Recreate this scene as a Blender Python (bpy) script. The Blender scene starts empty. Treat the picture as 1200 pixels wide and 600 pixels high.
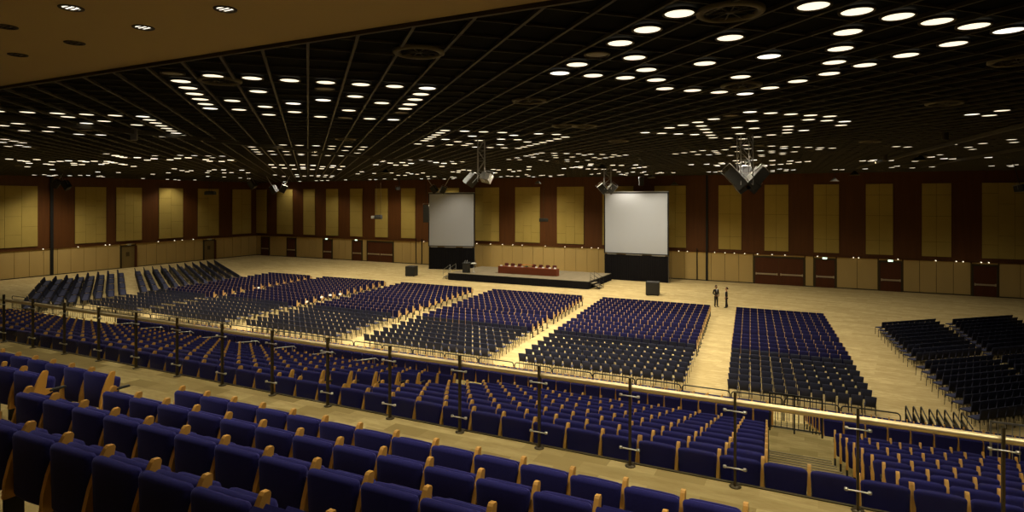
import bpy, bmesh, math, random
from math import sin, cos, tan, pi, sqrt, atan, atan2, radians as R
from mathutils import Vector, Matrix
random.seed(7)
sc = bpy.context.scene
COL = sc.collection
# ------------------------------------------------------------------ camera
F, PX, HY, TH, CZ = 719.0, 600.0, 233.0, R(26.5), 9.0
cam = bpy.data.cameras.new('camera'); camo = bpy.data.objects.new('camera', cam); COL.objects.link(camo)
camo.location = (0, 0, CZ); camo.rotation_euler = (pi/2, 0, TH)
cam.sensor_width = 36; cam.lens = F/1200*36; cam.shift_y = -(300-HY)/1200; cam.clip_start = .05; cam.clip_end = 400
sc.camera = camo
def kdir(px): return tan(atan((px-PX)/F)-TH)                 # X/Y of the direction through column px
def at_z(px, y, z):                                          # point of the photo on the level plane z
    D = F*(CZ-z)/(y-HY); Rr = (px-PX)/F*D
    return (Rr*cos(TH)-D*sin(TH), Rr*sin(TH)+D*cos(TH))
def x_on(px, Y): return kdir(px)*Y                           # X on the plane Y
def y_on(px, X): return X/kdir(px)
def project(x, y, z):
    D = -x*sin(TH)+y*cos(TH); Rr = x*cos(TH)+y*sin(TH)
    if D <= .1: return None
    return PX+F*Rr/D, HY-F*(z-CZ)/D, D
def inframe(x, y, z, m=12):
    p = project(x, y, z)
    return p is not None and -m < p[0] < 1200+m and -m < p[1] < 600+m*3
# ------------------------------------------------------------------ materials
def mat(name, col, rough=.7, metal=0., spec=.3, emit=None, es=0., noise=None, sheen=0., bump=None):
    m = bpy.data.materials.new(name); m.use_nodes = True
    nt = m.node_tree; b = nt.nodes['Principled BSDF']
    b.inputs['Base Color'].default_value = (*col, 1); b.inputs['Roughness'].default_value = rough
    b.inputs['Metallic'].default_value = metal; b.inputs['Specular IOR Level'].default_value = spec
    if sheen:
        b.inputs['Sheen Weight'].default_value = sheen; b.inputs['Sheen Roughness'].default_value = .4
        b.inputs['Sheen Tint'].default_value = (.35, .35, 1, 1)
    if emit:
        b.inputs['Emission Color'].default_value = (*emit, 1); b.inputs['Emission Strength'].default_value = es
    if noise:
        sc_, amt, stretch = noise
        tc = nt.nodes.new('ShaderNodeTexCoord'); mp = nt.nodes.new('ShaderNodeMapping'); n = nt.nodes.new('ShaderNodeTexNoise')
        mp.inputs['Scale'].default_value = stretch; n.inputs['Scale'].default_value = sc_; n.inputs['Detail'].default_value = 4
        r = nt.nodes.new('ShaderNodeMix'); r.data_type = 'RGBA'
        r.inputs['A'].default_value = (*[c*(1-amt) for c in col], 1); r.inputs['B'].default_value = (*[min(1, c*(1+amt)) for c in col], 1)
        nt.links.new(tc.outputs['Object'], mp.inputs['Vector']); nt.links.new(mp.outputs['Vector'], n.inputs['Vector'])
        nt.links.new(n.outputs['Fac'], r.inputs['Factor']); nt.links.new(r.outputs['Result'], b.inputs['Base Color'])
        if bump:
            bp = nt.nodes.new('ShaderNodeBump'); bp.inputs['Strength'].default_value = bump; bp.inputs['Distance'].default_value = .01
            nt.links.new(n.outputs['Fac'], bp.inputs['Height']); nt.links.new(bp.outputs['Normal'], b.inputs['Normal'])
    return m
def carpet(name, c1, c2, c3, tile, rot=0., wave=0.):
    """patchwork of carpet tiles with fine mottling"""
    m = mat(name, c1, .95, spec=.1); nt = m.node_tree; b = nt.nodes['Principled BSDF']
    N, L = nt.nodes.new, nt.links.new
    tc = N('ShaderNodeTexCoord'); mp = N('ShaderNodeMapping'); mp.inputs['Rotation'].default_value = (0, 0, rot)
    L(tc.outputs['Object'], mp.inputs['Vector'])
    br = N('ShaderNodeTexBrick'); br.inputs['Scale'].default_value = 1; br.inputs['Mortar Size'].default_value = 0
    br.inputs['Brick Width'].default_value = tile[0]; br.inputs['Row Height'].default_value = tile[1]
    br.inputs['Color1'].default_value = (*c1, 1); br.inputs['Color2'].default_value = (*c2, 1); br.inputs['Mortar'].default_value = (*c1, 1)
    L(mp.outputs['Vector'], br.inputs['Vector'])
    n = N('ShaderNodeTexNoise'); n.inputs['Scale'].default_value = 2.6; n.inputs['Detail'].default_value = 8; n.inputs['Roughness'].default_value = .7
    m2 = N('ShaderNodeMapping'); m2.inputs['Scale'].default_value = (.6, 2.4, 1); m2.inputs['Rotation'].default_value = (0, 0, rot)
    L(tc.outputs['Object'], m2.inputs['Vector']); L(m2.outputs['Vector'], n.inputs['Vector'])
    rp = N('ShaderNodeValToRGB'); rp.color_ramp.elements[0].position = .38; rp.color_ramp.elements[1].position = .66
    L(n.outputs['Fac'], rp.inputs['Fac'])
    mx = N('ShaderNodeMix'); mx.data_type = 'RGBA'; mx.inputs['B'].default_value = (*c3, 1)
    mm = N('ShaderNodeMath'); mm.operation = 'MULTIPLY'; mm.inputs[1].default_value = .85
    L(rp.outputs['Color'], mm.inputs[0]); L(mm.outputs[0], mx.inputs['Factor']); L(br.outputs['Color'], mx.inputs['A'])
    L(mx.outputs['Result'], b.inputs['Base Color'])
    return m
M = {}
M['floor'] = carpet('hall_carpet', (.58, .455, .22), (.44, .335, .15), (.33, .235, .09), (1.8, .5), .12)
M['walk'] = carpet('terrace_carpet', (.46, .36, .155), (.21, .155, .055), (.24, .175, .065), (.62, .31), 0)
M['navy'] = mat('navy_fabric', (.016, .015, .10), .9, spec=.15, sheen=.3, noise=(60, .3, (1, 1, 1)))
M['navy2'] = mat('dark_navy_fabric', (.010, .009, .046), .9, spec=.12, sheen=.08)
M['oak'] = mat('golden_wood', (.60, .31, .06), .45, spec=.4, noise=(6, .25, (1, 1, .2)))
M['oak2'] = mat('pale_wood', (.55, .34, .13), .45, spec=.4)
M['black'] = mat('black_metal', (.012, .012, .012), .5)
M['cloth'] = mat('charcoal_fabric', (.026, .028, .05), .85, spec=.2, noise=(40, .3, (1, 1, 1)))
M['seatcloth'] = mat('slate_blue_fabric', (.032, .034, .066), .9, spec=.2)
M['wood'] = mat('red_brown_veneer', (.10, .034, .0065), .5, spec=.3, noise=(1.2, .3, (3, 3, .25)))
M['fabric'] = mat('ochre_wall_fabric', (.41, .30, .078), .9, spec=.1, noise=(.7, .12, (1, 1, 1)))
M['beige'] = mat('beige_wall_board', (.50, .35, .125), .75, spec=.2, noise=(.8, .1, (1, 1, .3)))
M['gap'] = mat('dark_joint', (.09, .06, .018), .9)
M['ceil'] = mat('black_ceiling_board', (.006, .006, .005), .95, spec=.05)
M['bar'] = mat('grid_bar', (.046, .038, .021), .6)
M['bar2'] = mat('pale_fixture_metal', (.11, .088, .042), .6)
M['soffit'] = mat('tan_soffit_plaster', (.48, .36, .165), .9, spec=.1)
M['trimdark'] = mat('dark_bronze_trim', (.05, .035, .015), .6)
M['brass'] = mat('brushed_brass', (.72, .58, .32), .42, metal=.9)
M['steel'] = mat('brushed_steel', (.55, .53, .48), .35, metal=1.)
M['alu'] = mat('aluminium', (.36, .35, .32), .45, metal=.8)
M['bronze'] = mat('dark_bronze_post', (.06, .045, .02), .4, metal=.5)
M['white'] = mat('projection_white', (.43, .445, .48), .9, spec=.1)
M['drape'] = mat('black_drape', (.012, .011, .012), .95, spec=.05)
M['skirt'] = mat('maroon_table_cloth', (.17, .040, .012), .8)
M['deck'] = mat('stage_deck_carpet', (.20, .16, .095), .9, noise=(2, .12, (1, 1, 1)))
M['speaker'] = mat('black_speaker_paint', (.018, .017, .015), .55)
M['grille'] = mat('speaker_grille', (.022, .020, .015), .7, noise=(80, .5, (1, 1, 1)))
M['brownbox'] = mat('olive_brown_cabinet', (.034, .025, .011), .6)
M['greybox'] = mat('pale_grey_cabinet', (.20, .185, .155), .5)
M['door'] = mat('door_veneer', (.085, .024, .007), .45, noise=(1.5, .25, (4, 4, .3)))
M['olivedoor'] = mat('olive_door_panel', (.20, .14, .045), .6)
M['panic'] = mat('satin_push_bar', (.52, .42, .28), .4, metal=.4)
M['card'] = mat('white_card', (.8, .78, .72), .8)
M['orange'] = mat('orange_petals', (.75, .18, .02), .7)
M['leaf'] = mat('flower_leaf', (.05, .12, .02), .7)
M['red'] = mat('dark_red_upholstery', (.12, .02, .012), .7)
M['suit'] = mat('charcoal_suit', (.022, .019, .014), .85)
M['suit2'] = mat('black_suit', (.012, .010, .009), .85)
M['shirt'] = mat('pale_shirt', (.62, .60, .60), .8)
M['skin1'] = mat('brown_skin', (.20, .095, .045), .55)
M['skin2'] = mat('warm_skin', (.42, .20, .11), .55)
M['hair1'] = mat('black_hair', (.012, .009, .007), .6)
M['hair2'] = mat('dark_brown_hair', (.035, .014, .007), .55)
M['shoe'] = mat('black_leather', (.01, .01, .01), .3)
M['exitsign'] = mat('lit_exit_sign', (.1, .3, .15), .6, emit=(.85, 1, .75), es=2.2)
M['ledgelamp'] = mat('ledge_lamp_glow', (.8, .7, .5), .6, emit=(1, .86, .62), es=1.6)
LW = mat('warm_lamp_glow', (.9, .85, .7), .5, emit=(1, .86, .62), es=1.35)
LC = mat('white_lamp_glow', (.9, .9, .85), .5, emit=(1, .93, .78), es=1.5)
LD = mat('unlit_lamp_glass', (.16, .12, .06), .35)
M['lw'], M['lc'], M['ld'] = LW, LC, LD
g = bpy.data.materials.new('clear_glass'); g.use_nodes = True; nt = g.node_tree; nt.nodes.clear()
o_ = nt.nodes.new('ShaderNodeOutputMaterial'); mx_ = nt.nodes.new('ShaderNodeMixShader'); tr_ = nt.nodes.new('ShaderNodeBsdfTransparent'); gl_ = nt.nodes.new('ShaderNodeBsdfGlossy')
fr_ = nt.nodes.new('ShaderNodeFresnel'); fr_.inputs['IOR'].default_value = 1.2; gl_.inputs['Roughness'].default_value = .05; tr_.inputs['Color'].default_value = (.93, .94, .92, 1)
ge_ = nt.nodes.new('ShaderNodeNewGeometry'); ma_ = nt.nodes.new('ShaderNodeMath'); ma_.operation = 'SUBTRACT'; ma_.inputs[0].default_value = 1; mb_ = nt.nodes.new('ShaderNodeMath'); mb_.operation = 'MULTIPLY'; nt.links.new(ge_.outputs['Backfacing'], ma_.inputs[1]); nt.links.new(ma_.outputs[0], mb_.inputs[0]); nt.links.new(fr_.outputs[0], mb_.inputs[1]); nt.links.new(mb_.outputs[0], mx_.inputs[0]); nt.links.new(tr_.outputs[0], mx_.inputs[1]); nt.links.new(gl_.outputs[0], mx_.inputs[2]); nt.links.new(mx_.outputs[0], o_.inputs[0])
M['glass'] = g
# ------------------------------------------------------------------ mesh builder
class MB:
    def __init__(s): s.v = []; s.f = []; s.m = []; s.sm = []
    def add(s, v, f, mi=0, smooth=False):
        n = len(s.v); s.v += [tuple(p) for p in v]
        for q in f: s.f.append([n+i for i in q]); s.m.append(mi); s.sm.append(smooth)
        return s
    def box(s, x0, x1, y0, y1, z0, z1, mi=0):
        v = [(x, y, z) for z in (z0, z1) for y in (y0, y1) for x in (x0, x1)]
        return s.add(v, [(0, 2, 3, 1), (4, 5, 7, 6), (0, 1, 5, 4), (2, 6, 7, 3), (0, 4, 6, 2), (1, 3, 7, 5)], mi)
    def obox(s, c, ax, ay, sx, sy, z0, z1, mi=0):
        """box on plan axes ax, ay (unit 2d), half sizes sx, sy"""
        v = []
        for z in (z0, z1):
            for b in (-sy, sy):
                for a in (-sx, sx): v.append((c[0]+ax[0]*a+ay[0]*b, c[1]+ax[1]*a+ay[1]*b, z))
        return s.add(v, [(0, 2, 3, 1), (4, 5, 7, 6), (0, 1, 5, 4), (2, 6, 7, 3), (0, 4, 6, 2), (1, 3, 7, 5)], mi)
    def bar(s, a, b, w, h, mi=0):
        """square bar between two points"""
        a, b = Vector(a), Vector(b); d = (b-a).normalized()
        up = Vector((0, 0, 1)) if abs(d.z) < .95 else Vector((1, 0, 0))
        r = d.cross(up).normalized()*w/2; u = r.cross(d).normalized()*h/2
        v = [p+q for p in (a, b) for q in (-r-u, r-u, r+u, -r+u)]
        return s.add(v, [(3, 2, 1, 0), (4, 5, 6, 7), (0, 1, 5, 4), (1, 2, 6, 5), (2, 3, 7, 6), (3, 0, 4, 7)], mi)
    def tube(s, pts, r, seg=8, mi=0, closed=False):
        pts = [Vector(p) for p in pts]; n = len(pts); rs = r if isinstance(r, (list, tuple)) else [r]*n
        v = []; f = []; pr = None
        for i, p in enumerate(pts):
            a = pts[i-1] if (i > 0 or closed) else p; b = pts[(i+1) % n] if (i < n-1 or closed) else p
            d = (b-a).normalized()
            if pr is None:
                pr = d.cross(Vector((0, 0, 1)) if abs(d.z) < .9 else Vector((1, 0, 0))).normalized()
            pr = (pr-d*pr.dot(d)).normalized(); q = d.cross(pr)
            for k in range(seg):
                t = 2*pi*k/seg; v.append(p+pr*cos(t)*rs[i]+q*sin(t)*rs[i])
        for i in range(n if closed else n-1):
            j = (i+1) % n
            for k in range(seg):
                k2 = (k+1) % seg; f.append((i*seg+k, i*seg+k2, j*seg+k2, j*seg+k))
        s.add(v, f, mi, True)
        if not closed: s.add(v[:seg], [tuple(range(seg))[::-1]], mi); s.add(v[-seg:], [tuple(range(seg))], mi)
        return s
    def lathe(s, prof, c=(0, 0, 0), seg=16, mi=0, smooth=True):
        v = []; f = []; n = len(prof)
        for k in range(seg):
            t = 2*pi*k/seg
            for r, z in prof: v.append((c[0]+r*cos(t), c[1]+r*sin(t), c[2]+z))
        for k in range(seg):
            k2 = (k+1) % seg
            for i in range(n-1): f.append((k*n+i, k2*n+i, k2*n+i+1, k*n+i+1))
        return s.add(v, f, mi, smooth)
    def prism(s, poly, x0, x1, mi=0):
        """polygon in (y, z) extruded along x"""
        n = len(poly); v = [(x0, *p) for p in poly]+[(x1, *p) for p in poly]
        f = [tuple(range(n)), tuple(range(2*n-1, n-1, -1))]+[(i, i+n, (i+1) % n+n, (i+1) % n) for i in range(n)]
        return s.add(v, f, mi)
    def pillow(s, w, h, d, r, nx=9, npf=3, crown=0., bend=0., tilt=0., taper=0., at=(0, 0, 0), mi=0):
        """upholstered slab: w wide (x), h tall (z from 0), d deep (y), rounded rims, crowned top, bent in plan"""
        xs = [-w/2, -w/2+r*.15, -w/2+r*.5, -w/2+r]+[(-w/2+r)+(w-2*r)*i/(nx-1) for i in range(1, nx-1)]+[w/2-r, w/2-r*.5, w/2-r*.15, w/2] if nx > 3 else [-w/2, -w/2+r*.4, w/2-r*.4, w/2]
        rows = []
        for x in xs:
            e = max(0, abs(x)-(w/2-r)); ins = r-sqrt(max(0, r*r-e*e)); ins = min(ins, d/2-.002)
            hh, dd = h-2*ins, d-2*ins; rr = max(.001, min(r, dd/2-.001))
            ring = []
            for cx, cz, a0 in ((dd/2-rr, -hh/2+rr, -90), (dd/2-rr, hh/2-rr, 0), (-dd/2+rr, hh/2-rr, 90), (-dd/2+rr, -hh/2+rr, 180)):
                for i in range(npf):
                    a = R(a0+90*i/(npf-1) if npf > 1 else a0+45); ring.append((cx+rr*cos(a), cz+rr*sin(a)))
            row = []
            for y, z in ring:
                z2 = z+h/2; t = z2/h
                xx = x*(1+taper*(t-1))
                row.append((at[0]+xx, at[1]+y+bend*(x/(w/2))**2+tilt*z2, at[2]+z2-crown*(x/(w/2))**2*max(0, t)))
            rows.append(row)
        n = len(rows[0]); v = [p for r_ in rows for p in r_]; f = []
        for i in range(len(rows)-1):
            for k in range(n):
                k2 = (k+1) % n; f.append((i*n+k, (i+1)*n+k, (i+1)*n+k2, i*n+k2))
        s.add(v, f, mi, nx > 3)
        s.add(rows[0], [tuple(range(n))], mi); s.add(rows[-1], [tuple(range(n))[::-1]], mi)
        return s
    def xf(s, mtx):
        s.v = [tuple(mtx @ Vector(p)) for p in s.v]; return s
    def join(s, o, mtx=None, mi=None):
        n = len(s.v); s.v += [tuple(mtx @ Vector(p)) for p in o.v] if mtx else list(o.v)
        for q, m, sm in zip(o.f, o.m, o.sm): s.f.append([n+i for i in q]); s.m.append(m if mi is None else mi); s.sm.append(sm)
        return s
    def mesh(s, name, mats):
        me = bpy.data.meshes.new(name); me.from_pydata(s.v, [], s.f)
        for m in (mats if isinstance(mats, (list, tuple)) else [mats]): me.materials.append(m)
        me.polygons.foreach_set('material_index', s.m); me.polygons.foreach_set('use_smooth', s.sm)
        me.update(); return me
    def build(s, name, mats, parent=None, loc=None):
        bm = bmesh.new(); me = s.mesh(name, mats); bm.from_mesh(me); bmesh.ops.recalc_face_normals(bm, faces=bm.faces); bm.to_mesh(me); bm.free()
        o = bpy.data.objects.new(name, me); COL.objects.link(o)
        if parent: o.parent = parent
        if loc: o.location = loc
        return o
def tag(o, label=None, cat=None, group=None, kind=None):
    if label: o['label'] = label
    if cat: o['category'] = cat
    if group: o['group'] = group
    if kind: o['kind'] = kind
    return o
def thing(name, label, cat, loc=(0, 0, 0), rz=0., group=None):
    o = bpy.data.objects.new(name, None); COL.objects.link(o); o.location = loc; o.rotation_euler = (0, 0, rz); o.empty_display_size = .1
    return tag(o, label, cat, group)
def struct(mb, name, m, parent=None):
    o = mb.build(name, m, parent)
    if parent is None: o['kind'] = 'structure'
    return o
def copy_tree(root, loc, rz, label, group):
    r = root.copy(); COL.objects.link(r); r.location = loc; r.rotation_euler = (0, 0, rz); r['label'] = label; r['group'] = group
    for ch in KIDS[root.name]:
        c = ch.copy(); COL.objects.link(c); c.parent = r
    return r
KIDS = {}
ONE = 'zero first second third fourth fifth sixth seventh eighth ninth tenth eleventh twelfth thirteenth fourteenth fifteenth sixteenth seventeenth eighteenth nineteenth'.split()
TEN = ['', '', 'twent', 'thirt', 'fort', 'fift', 'sixt', 'sevent', 'eight', 'ninet']
def nth(n):
    if n >= 100: return 'hundred-and-'+nth(n-100) if n > 100 else 'hundredth'
    if n < 20: return ONE[n]
    return TEN[n//10]+'ieth' if n % 10 == 0 else TEN[n//10]+'y-'+ONE[n % 10]
# ------------------------------------------------------------------ the hall
XL, YB, ZC, XR, YR = -80.8, 70.0, 11.6, 24.0, -7.0
struct(MB().box(XL, XR, YR, YB, -.3, 0), 'floor', M['floor'])
# ceiling and its diagonal grid
ceil = struct(MB().box(XL-.3, XR+.3, 6.9, YB+.3, ZC+.06, ZC+.3), 'ceiling', M['ceil'])
AL = TH+R(18.4)                                 # heading of the long grid bars, left of +Y
UA = Vector((-sin(AL), cos(AL))); VA = Vector((cos(AL), sin(AL)))
PV, PU, U0 = .76, .86, 10.43
def clip(p, d):
    t0, t1 = -1e9, 1e9
    for a, lo, hi in ((0, XL, XR), (1, 7.05, YB)):
        if abs(d[a]) < 1e-6: continue
        ta, tb = (lo-p[a])/d[a], (hi-p[a])/d[a]
        t0, t1 = max(t0, min(ta, tb)), min(t1, max(ta, tb))
    return (t0, t1) if t1-t0 > .3 else None
bars = MB()
for n in range(-140, 140):
    p = VA*n*PV; c = clip(p, UA)
    if c: a, b = p+UA*c[0], p+UA*c[1]; bars.bar((a.x, a.y, ZC+.02), (b.x, b.y, ZC+.02), .05, .06)
for n in range(-60, 130):
    p = UA*(U0+n*PU); c = clip(p, VA)
    if c: a, b = p+VA*c[0], p+VA*c[1]; bars.bar((a.x, a.y, ZC+.035), (b.x, b.y, ZC+.035), .022, .04)
bars.build('ceiling_grid', M['bar'], ceil)
# soffit over the upper seating
struct(MB().box(XL-.3, XR+.3, YR-.3, 6.9, 11.42, 11.9), 'ceiling_soffit', M['soffit'])
tr = MB().box(XL, XR, 6.9, 6.96, 11.36, 11.9).box(XL, XR, 6.96, 7.0, 11.50, 11.9); tr.box(XL, XR, 7.0, 7.05, 11.44, 11.52)
struct(tr, 'trim_1', M['trimdark'])
def board_panel(mb, u0, u1, z0, z1, cols, rows_of, put, gap=.024):
    w = (u1-u0)/cols
    for c in range(cols):
        zs = [z0]+[z0+(z1-z0)*t for t in rows_of[c % len(rows_of)]]+[z1]
        for a, b in zip(zs, zs[1:]): put(mb, u0+w*c+gap/2, u0+w*(c+1)-gap/2, a+gap/2, b-gap/2)
Z_W, Z_P0, Z_P1 = 3.12, 3.52, 10.48
# back wall
wb = struct(MB().box(XL-.3, XR+.3, YB, YB+.3, 0, ZC+.3), 'wall_back', M['wood'])
ob = lambda mb, a, b, c, d: mb.box(a, b, YB-.10, YB, c, d)
BP = [(300.9, 312.8, 1), (325, 343.4, 1), (356, 369.4, 1), (382.6, 396.8, 1), (410.7, 425, 1), (440, 455, 1), (470.5, 487, 1), (512.5, 538.5, 2), (557.3, 585.2, 3), (604, 633, 3), (653, 684.5, 3), (706, 742.5, 3), (767, 804, 3),
      (842, 869, 2), (895.8, 924, 2), (953.5, 983.3, 2), (1014.5, 1046.5, 2), (1080, 1114.7, 2), (1150.5, 1209, 3), (1250, 1290, 2)]
for i, (a, b, c) in enumerate(BP):
    p = MB(); x0, x1 = x_on(a, YB), x_on(b, YB)
    rr = [[.2, .55, .84], [.2, .55, .84]] if c == 2 else [[.18, .56, .86], [.30, .72], [.18, .56, .86]] if c == 3 else [[.18, .52, .84]]
    board_panel(p, x0, x1, Z_P0, Z_P1, c, rr, ob); p.box(x0, x1, YB-.05, YB-.001, Z_P0, Z_P1, 1)
    p.build('fabric_panel', [M['fabric'], M['gap']], wb)
# doors: px range, top height
DB = [(307, 316.3, 'wood'), (337, 347.3, 'wood'), (379.3, 389.8, 'wood'), (413.5, 424.8, 'wood'), (431, 461.3, 'double'), (884, 942.3, 'double'), (954.6, 979, 'wood'), (1030.2, 1056.7, 'wood'), (1139.2, 1168.8, 'wood')]
wain = MB(); edges = [(x_on(a, YB)-.12, x_on(b, YB)+.12) for a, b, _ in DB]
def wains(mb, u0, u1, z0, z1, step, put):
    n = max(1, round((u1-u0)/step)); w = (u1-u0)/n
    for i in range(n): put(mb, u0+i*w+.02, u0+(i+1)*w-.02, z0, z1)
cur = XL+.1
for a, b in edges+[(XR, XR)]:
    if a-cur > .25: wains(wain, cur, a, .1, Z_W, 1.45, ob)
    cur = b
for a, b in edges: ob(wain, a+.1, b-.1, 2.98, Z_W)
wain.box(XL, XR, YB-.05, YB-.001, 0, Z_W, 1)
wain.build('wainscot_board', [M['beige'], M['gap']], wb)
dn = 0
def make_door(dn, origin, ax, ay, w, h, kind):
    """door in a wall; ax along the wall, ay out of the wall into the hall"""
    T = lambda a, b, z: (origin[0]+ax[0]*a+ay[0]*b, origin[1]+ax[1]*a+ay[1]*b, z)
    c = T(w/2, .02, 0)
    leaf = MB().obox(T(w/2, .07, 0), ax, ay, w/2-.06, .05, .02, h-.06)
    d = leaf.build('door_%d' % dn, M['olivedoor' if kind == 'olive' else 'door']); d['kind'] = 'structure'
    fr = MB().obox(T(.03, .09, 0), ax, ay, .05, .09, 0, h).obox(T(w-.03, .09, 0), ax, ay, .05, .09, 0, h).obox(T(w/2, .09, 0), ax, ay, w/2+.02, .09, h-.06, h+.04)
    fr.build('door_frame', M['trimdark'], d)
    if kind != 'olive':
        n = 2 if kind == 'double' else 1
        for i in range(n):
            a0, a1 = w*i/n+.14, w*(i+1)/n-.10
            pb = MB().obox(T((a0+a1)/2, .155, 0), ax, ay, (a1-a0)/2, .03, 1.02, 1.17)
            pb.obox(T(a0+.06, .13, 0), ax, ay, .05, .03, .98, 1.21).obox(T(a1-.06, .13, 0), ax, ay, .05, .03, .98, 1.21)
            pb.build('push_bar', M['panic'], d)
        if kind == 'double': MB().obox(T(w/2, .125, 0), ax, ay, .015, .01, .02, h-.08).build('meeting_joint', M['gap'], d)
    else:
        MB().obox(T(w*.45, .13, 0), ax, ay, .22, .012, 1.5, 2.05).build('vision_panel', M['gap'], d)
        MB().obox(T(w-.02, .16, 0), ax, ay, .12, .16, 0, h).build('door_jamb', M['door'], d)
    return d
for a, b, k in DB:
    dn += 1; x0, x1 = x_on(a, YB), x_on(b, YB); make_door(dn, (x0, YB-.03), (1, 0), (0, -1), x1-x0, 2.86, k)
# left wall
wl = struct(MB().box(XL-.3, XL, YR, YB, 0, ZC+.3), 'wall_left', M['wood'])
ol = lambda mb, a, b, c, d: mb.box(XL, XL+.10, a, b, c, d)
for a, b, c in [(-60, 43.7, 5), (87.5, 124, 3), (135.8, 165.8, 3), (185.8, 214, 2), (231.5, 256, 2), (271.8, 293.8, 2)]:
    y0, y1 = y_on(a, XL), y_on(b, XL); p = MB()
    board_panel(p, y0, y1, Z_P0, Z_P1, c, [[.2, .5, .8], [.33, .66], [.15, .45, .75]], ol); p.box(XL+.001, XL+.05, y0, y1, Z_P0, Z_P1, 1)
    p.build('fabric_panel', [M['fabric'], M['gap']], wl)
DL = [(141, 158, 'olive'), (238, 251, 'olive')]
wain = MB(); cur = YR
eds = [(y_on(a, XL)-.1, y_on(b, XL)+.1) for a, b, _ in DL]
for a, b in eds+[(YB-.1, YB)]:
    if a-cur > .25: wains(wain, cur, a, .1, Z_W, 1.45, ol)
    cur = b
for a, b in eds: ol(wain, a+.1, b-.1, 2.98, Z_W)
wain.box(XL+.001, XL+.05, YR, YB, 0, Z_W, 1); wain.build('wainscot_board', [M['beige'], M['gap']], wl)
for a, b, k in DL:
    dn += 1; y0, y1 = y_on(a, XL), y_on(b, XL); make_door(dn, (XL+.03, y0), (0, 1), (1, 0), y1-y0, 2.86, k)
struct(MB().box(XR, XR+.3, YR, YB, 0, ZC+.3), 'wall_right', M['wood'])
struct(MB().box(XL-.3, XR+.3, YR-.3, YR, 0, ZC+.3), 'wall_rear', M['wood'])
struct(MB().box(XL+.1, XR, YB-.14, YB-.1, 0, .1), 'baseboard_back', M['trimdark'])
struct(MB().box(XL+.1, XL+.14, YR, YB, 0, .1), 'baseboard_left', M['trimdark'])
struct(MB().box(XL+.1, XR, YB-.2, YB-.05, Z_W, Z_W+.06), 'trim_2', M['wood'])
struct(MB().box(XL+.05, XL+.2, YR, YB-.05, Z_W, Z_W+.06), 'trim_3', M['wood'])
# partition jambs: black verticals on the walls
tn = 3
for px, w in ((828.6, .22), (817, .07), (495, .08), (488.2, .05)):
    tn += 1; x = x_on(px, YB); struct(MB().box(x-w/2, x+w/2, YB-.22, YB-.1, 0, ZC if w > .1 else Z_W+.4), 'trim_%d' % tn, M['black'])
y = y_on(59.7, XL); tn += 1; struct(MB().box(XL+.1, XL+.24, y-.16, y+.16, 0, ZC), 'trim_%d' % tn, M['black'])
# ceiling tracks
for i, (p, q, w) in enumerate([((8.2, 2.0+7), (2.7, 56), .16), ((11.2, 16), (7.2, 57), .10), ((-22.2, 8.5), (-25.5, 48), .06)]):
    tn += 1; struct(MB().bar((*p, ZC-.12), (*q, ZC-.12), w, .14), 'trim_%d' % tn, M['bar'])
# lit exit signs and ledge lamps
EXB = [(384, 'third'), (418.6, 'fourth')]
def sign(name, p, along, label):
    t = thing(name, label, 'exit sign', p, 0 if along == 'x' else -pi/2)
    MB().box(-.23, .23, -.03, .05, -.10, .10).build('housing', M['alu'], t)
    fc = MB().box(-.20, .20, -.045, -.03, -.08, .08)
    fc.build('lit_face', M['exitsign'], t)
    mk = MB().prism([(-.05, -.05), (-.045, -.05), (-.045, .05), (-.05, .05)], .06, .15).box(-.10, .02, -.05, -.045, -.012, .012).add([(-.16, -.05, 0), (-.10, -.05, -.045), (-.10, -.05, .045)], [(0, 1, 2)])
    mk.build('pictogram', M['leaf'], t)
for px, lb in ((384, 'small lit exit sign over the third door from the corner, back wall'), (418.6, 'small lit exit sign over the door beside the narrower double door'),
               (966.5, 'small lit exit sign over the door beside the wide double door'), (1043.2, 'small lit exit sign over the next single door past the wide double door')):
    sign('exit_sign', (x_on(px, YB), YB-.22, 3.0 if px < 500 else 2.98), 'x', lb)
for px, lb in ((150.3, 'small lit exit sign over the door nearer the seating tiers, side wall'), (245.2, 'small lit exit sign over the side wall door nearer the corner')):
    sign('exit_sign', (XL+.22, y_on(px, XL), 3.0), 'y', lb)
lp = [498, 520, 536, 560, 576, 590, 602, 613, 640, 663, 683, 694, 702, 796, 806, 838, 850, 861, 873, 888, 905, 920, 958, 1000, 1006, 1052, 1096, 1120, 1128, 1149, 1158]
for i, px in enumerate(lp):
    o = MB().lathe([(0, 0), (.055, 0), (.065, .03), (.03, .05), (0, .05)], seg=8).box(-.02, .02, -.02, .13, .04, .08).build('ledge_lamp', M['ledgelamp'], None, (x_on(px, YB), YB-.30, Z_W+.0))
    tag(o, 'tiny ledge lamp above the beige back wall boards, %s counted from the corner' % nth(i+1), 'wall lamp', 'ledge lamps along the back wall')
for i, px in enumerate([49, 90, 122, 127, 184, 203, 212, 225]):
    o = MB().lathe([(0, 0), (.055, 0), (.065, .03), (.03, .05), (0, .05)], seg=8).box(-.13, .02, -.02, .02, .04, .08).build('ledge_lamp', M['ledgelamp'], None, (XL+.30, y_on(px, XL), Z_W))
    tag(o, 'tiny ledge lamp above the side wall boards, %s counted towards the corner' % nth(i+1), 'wall lamp', 'ledge lamps along the side wall')
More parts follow.
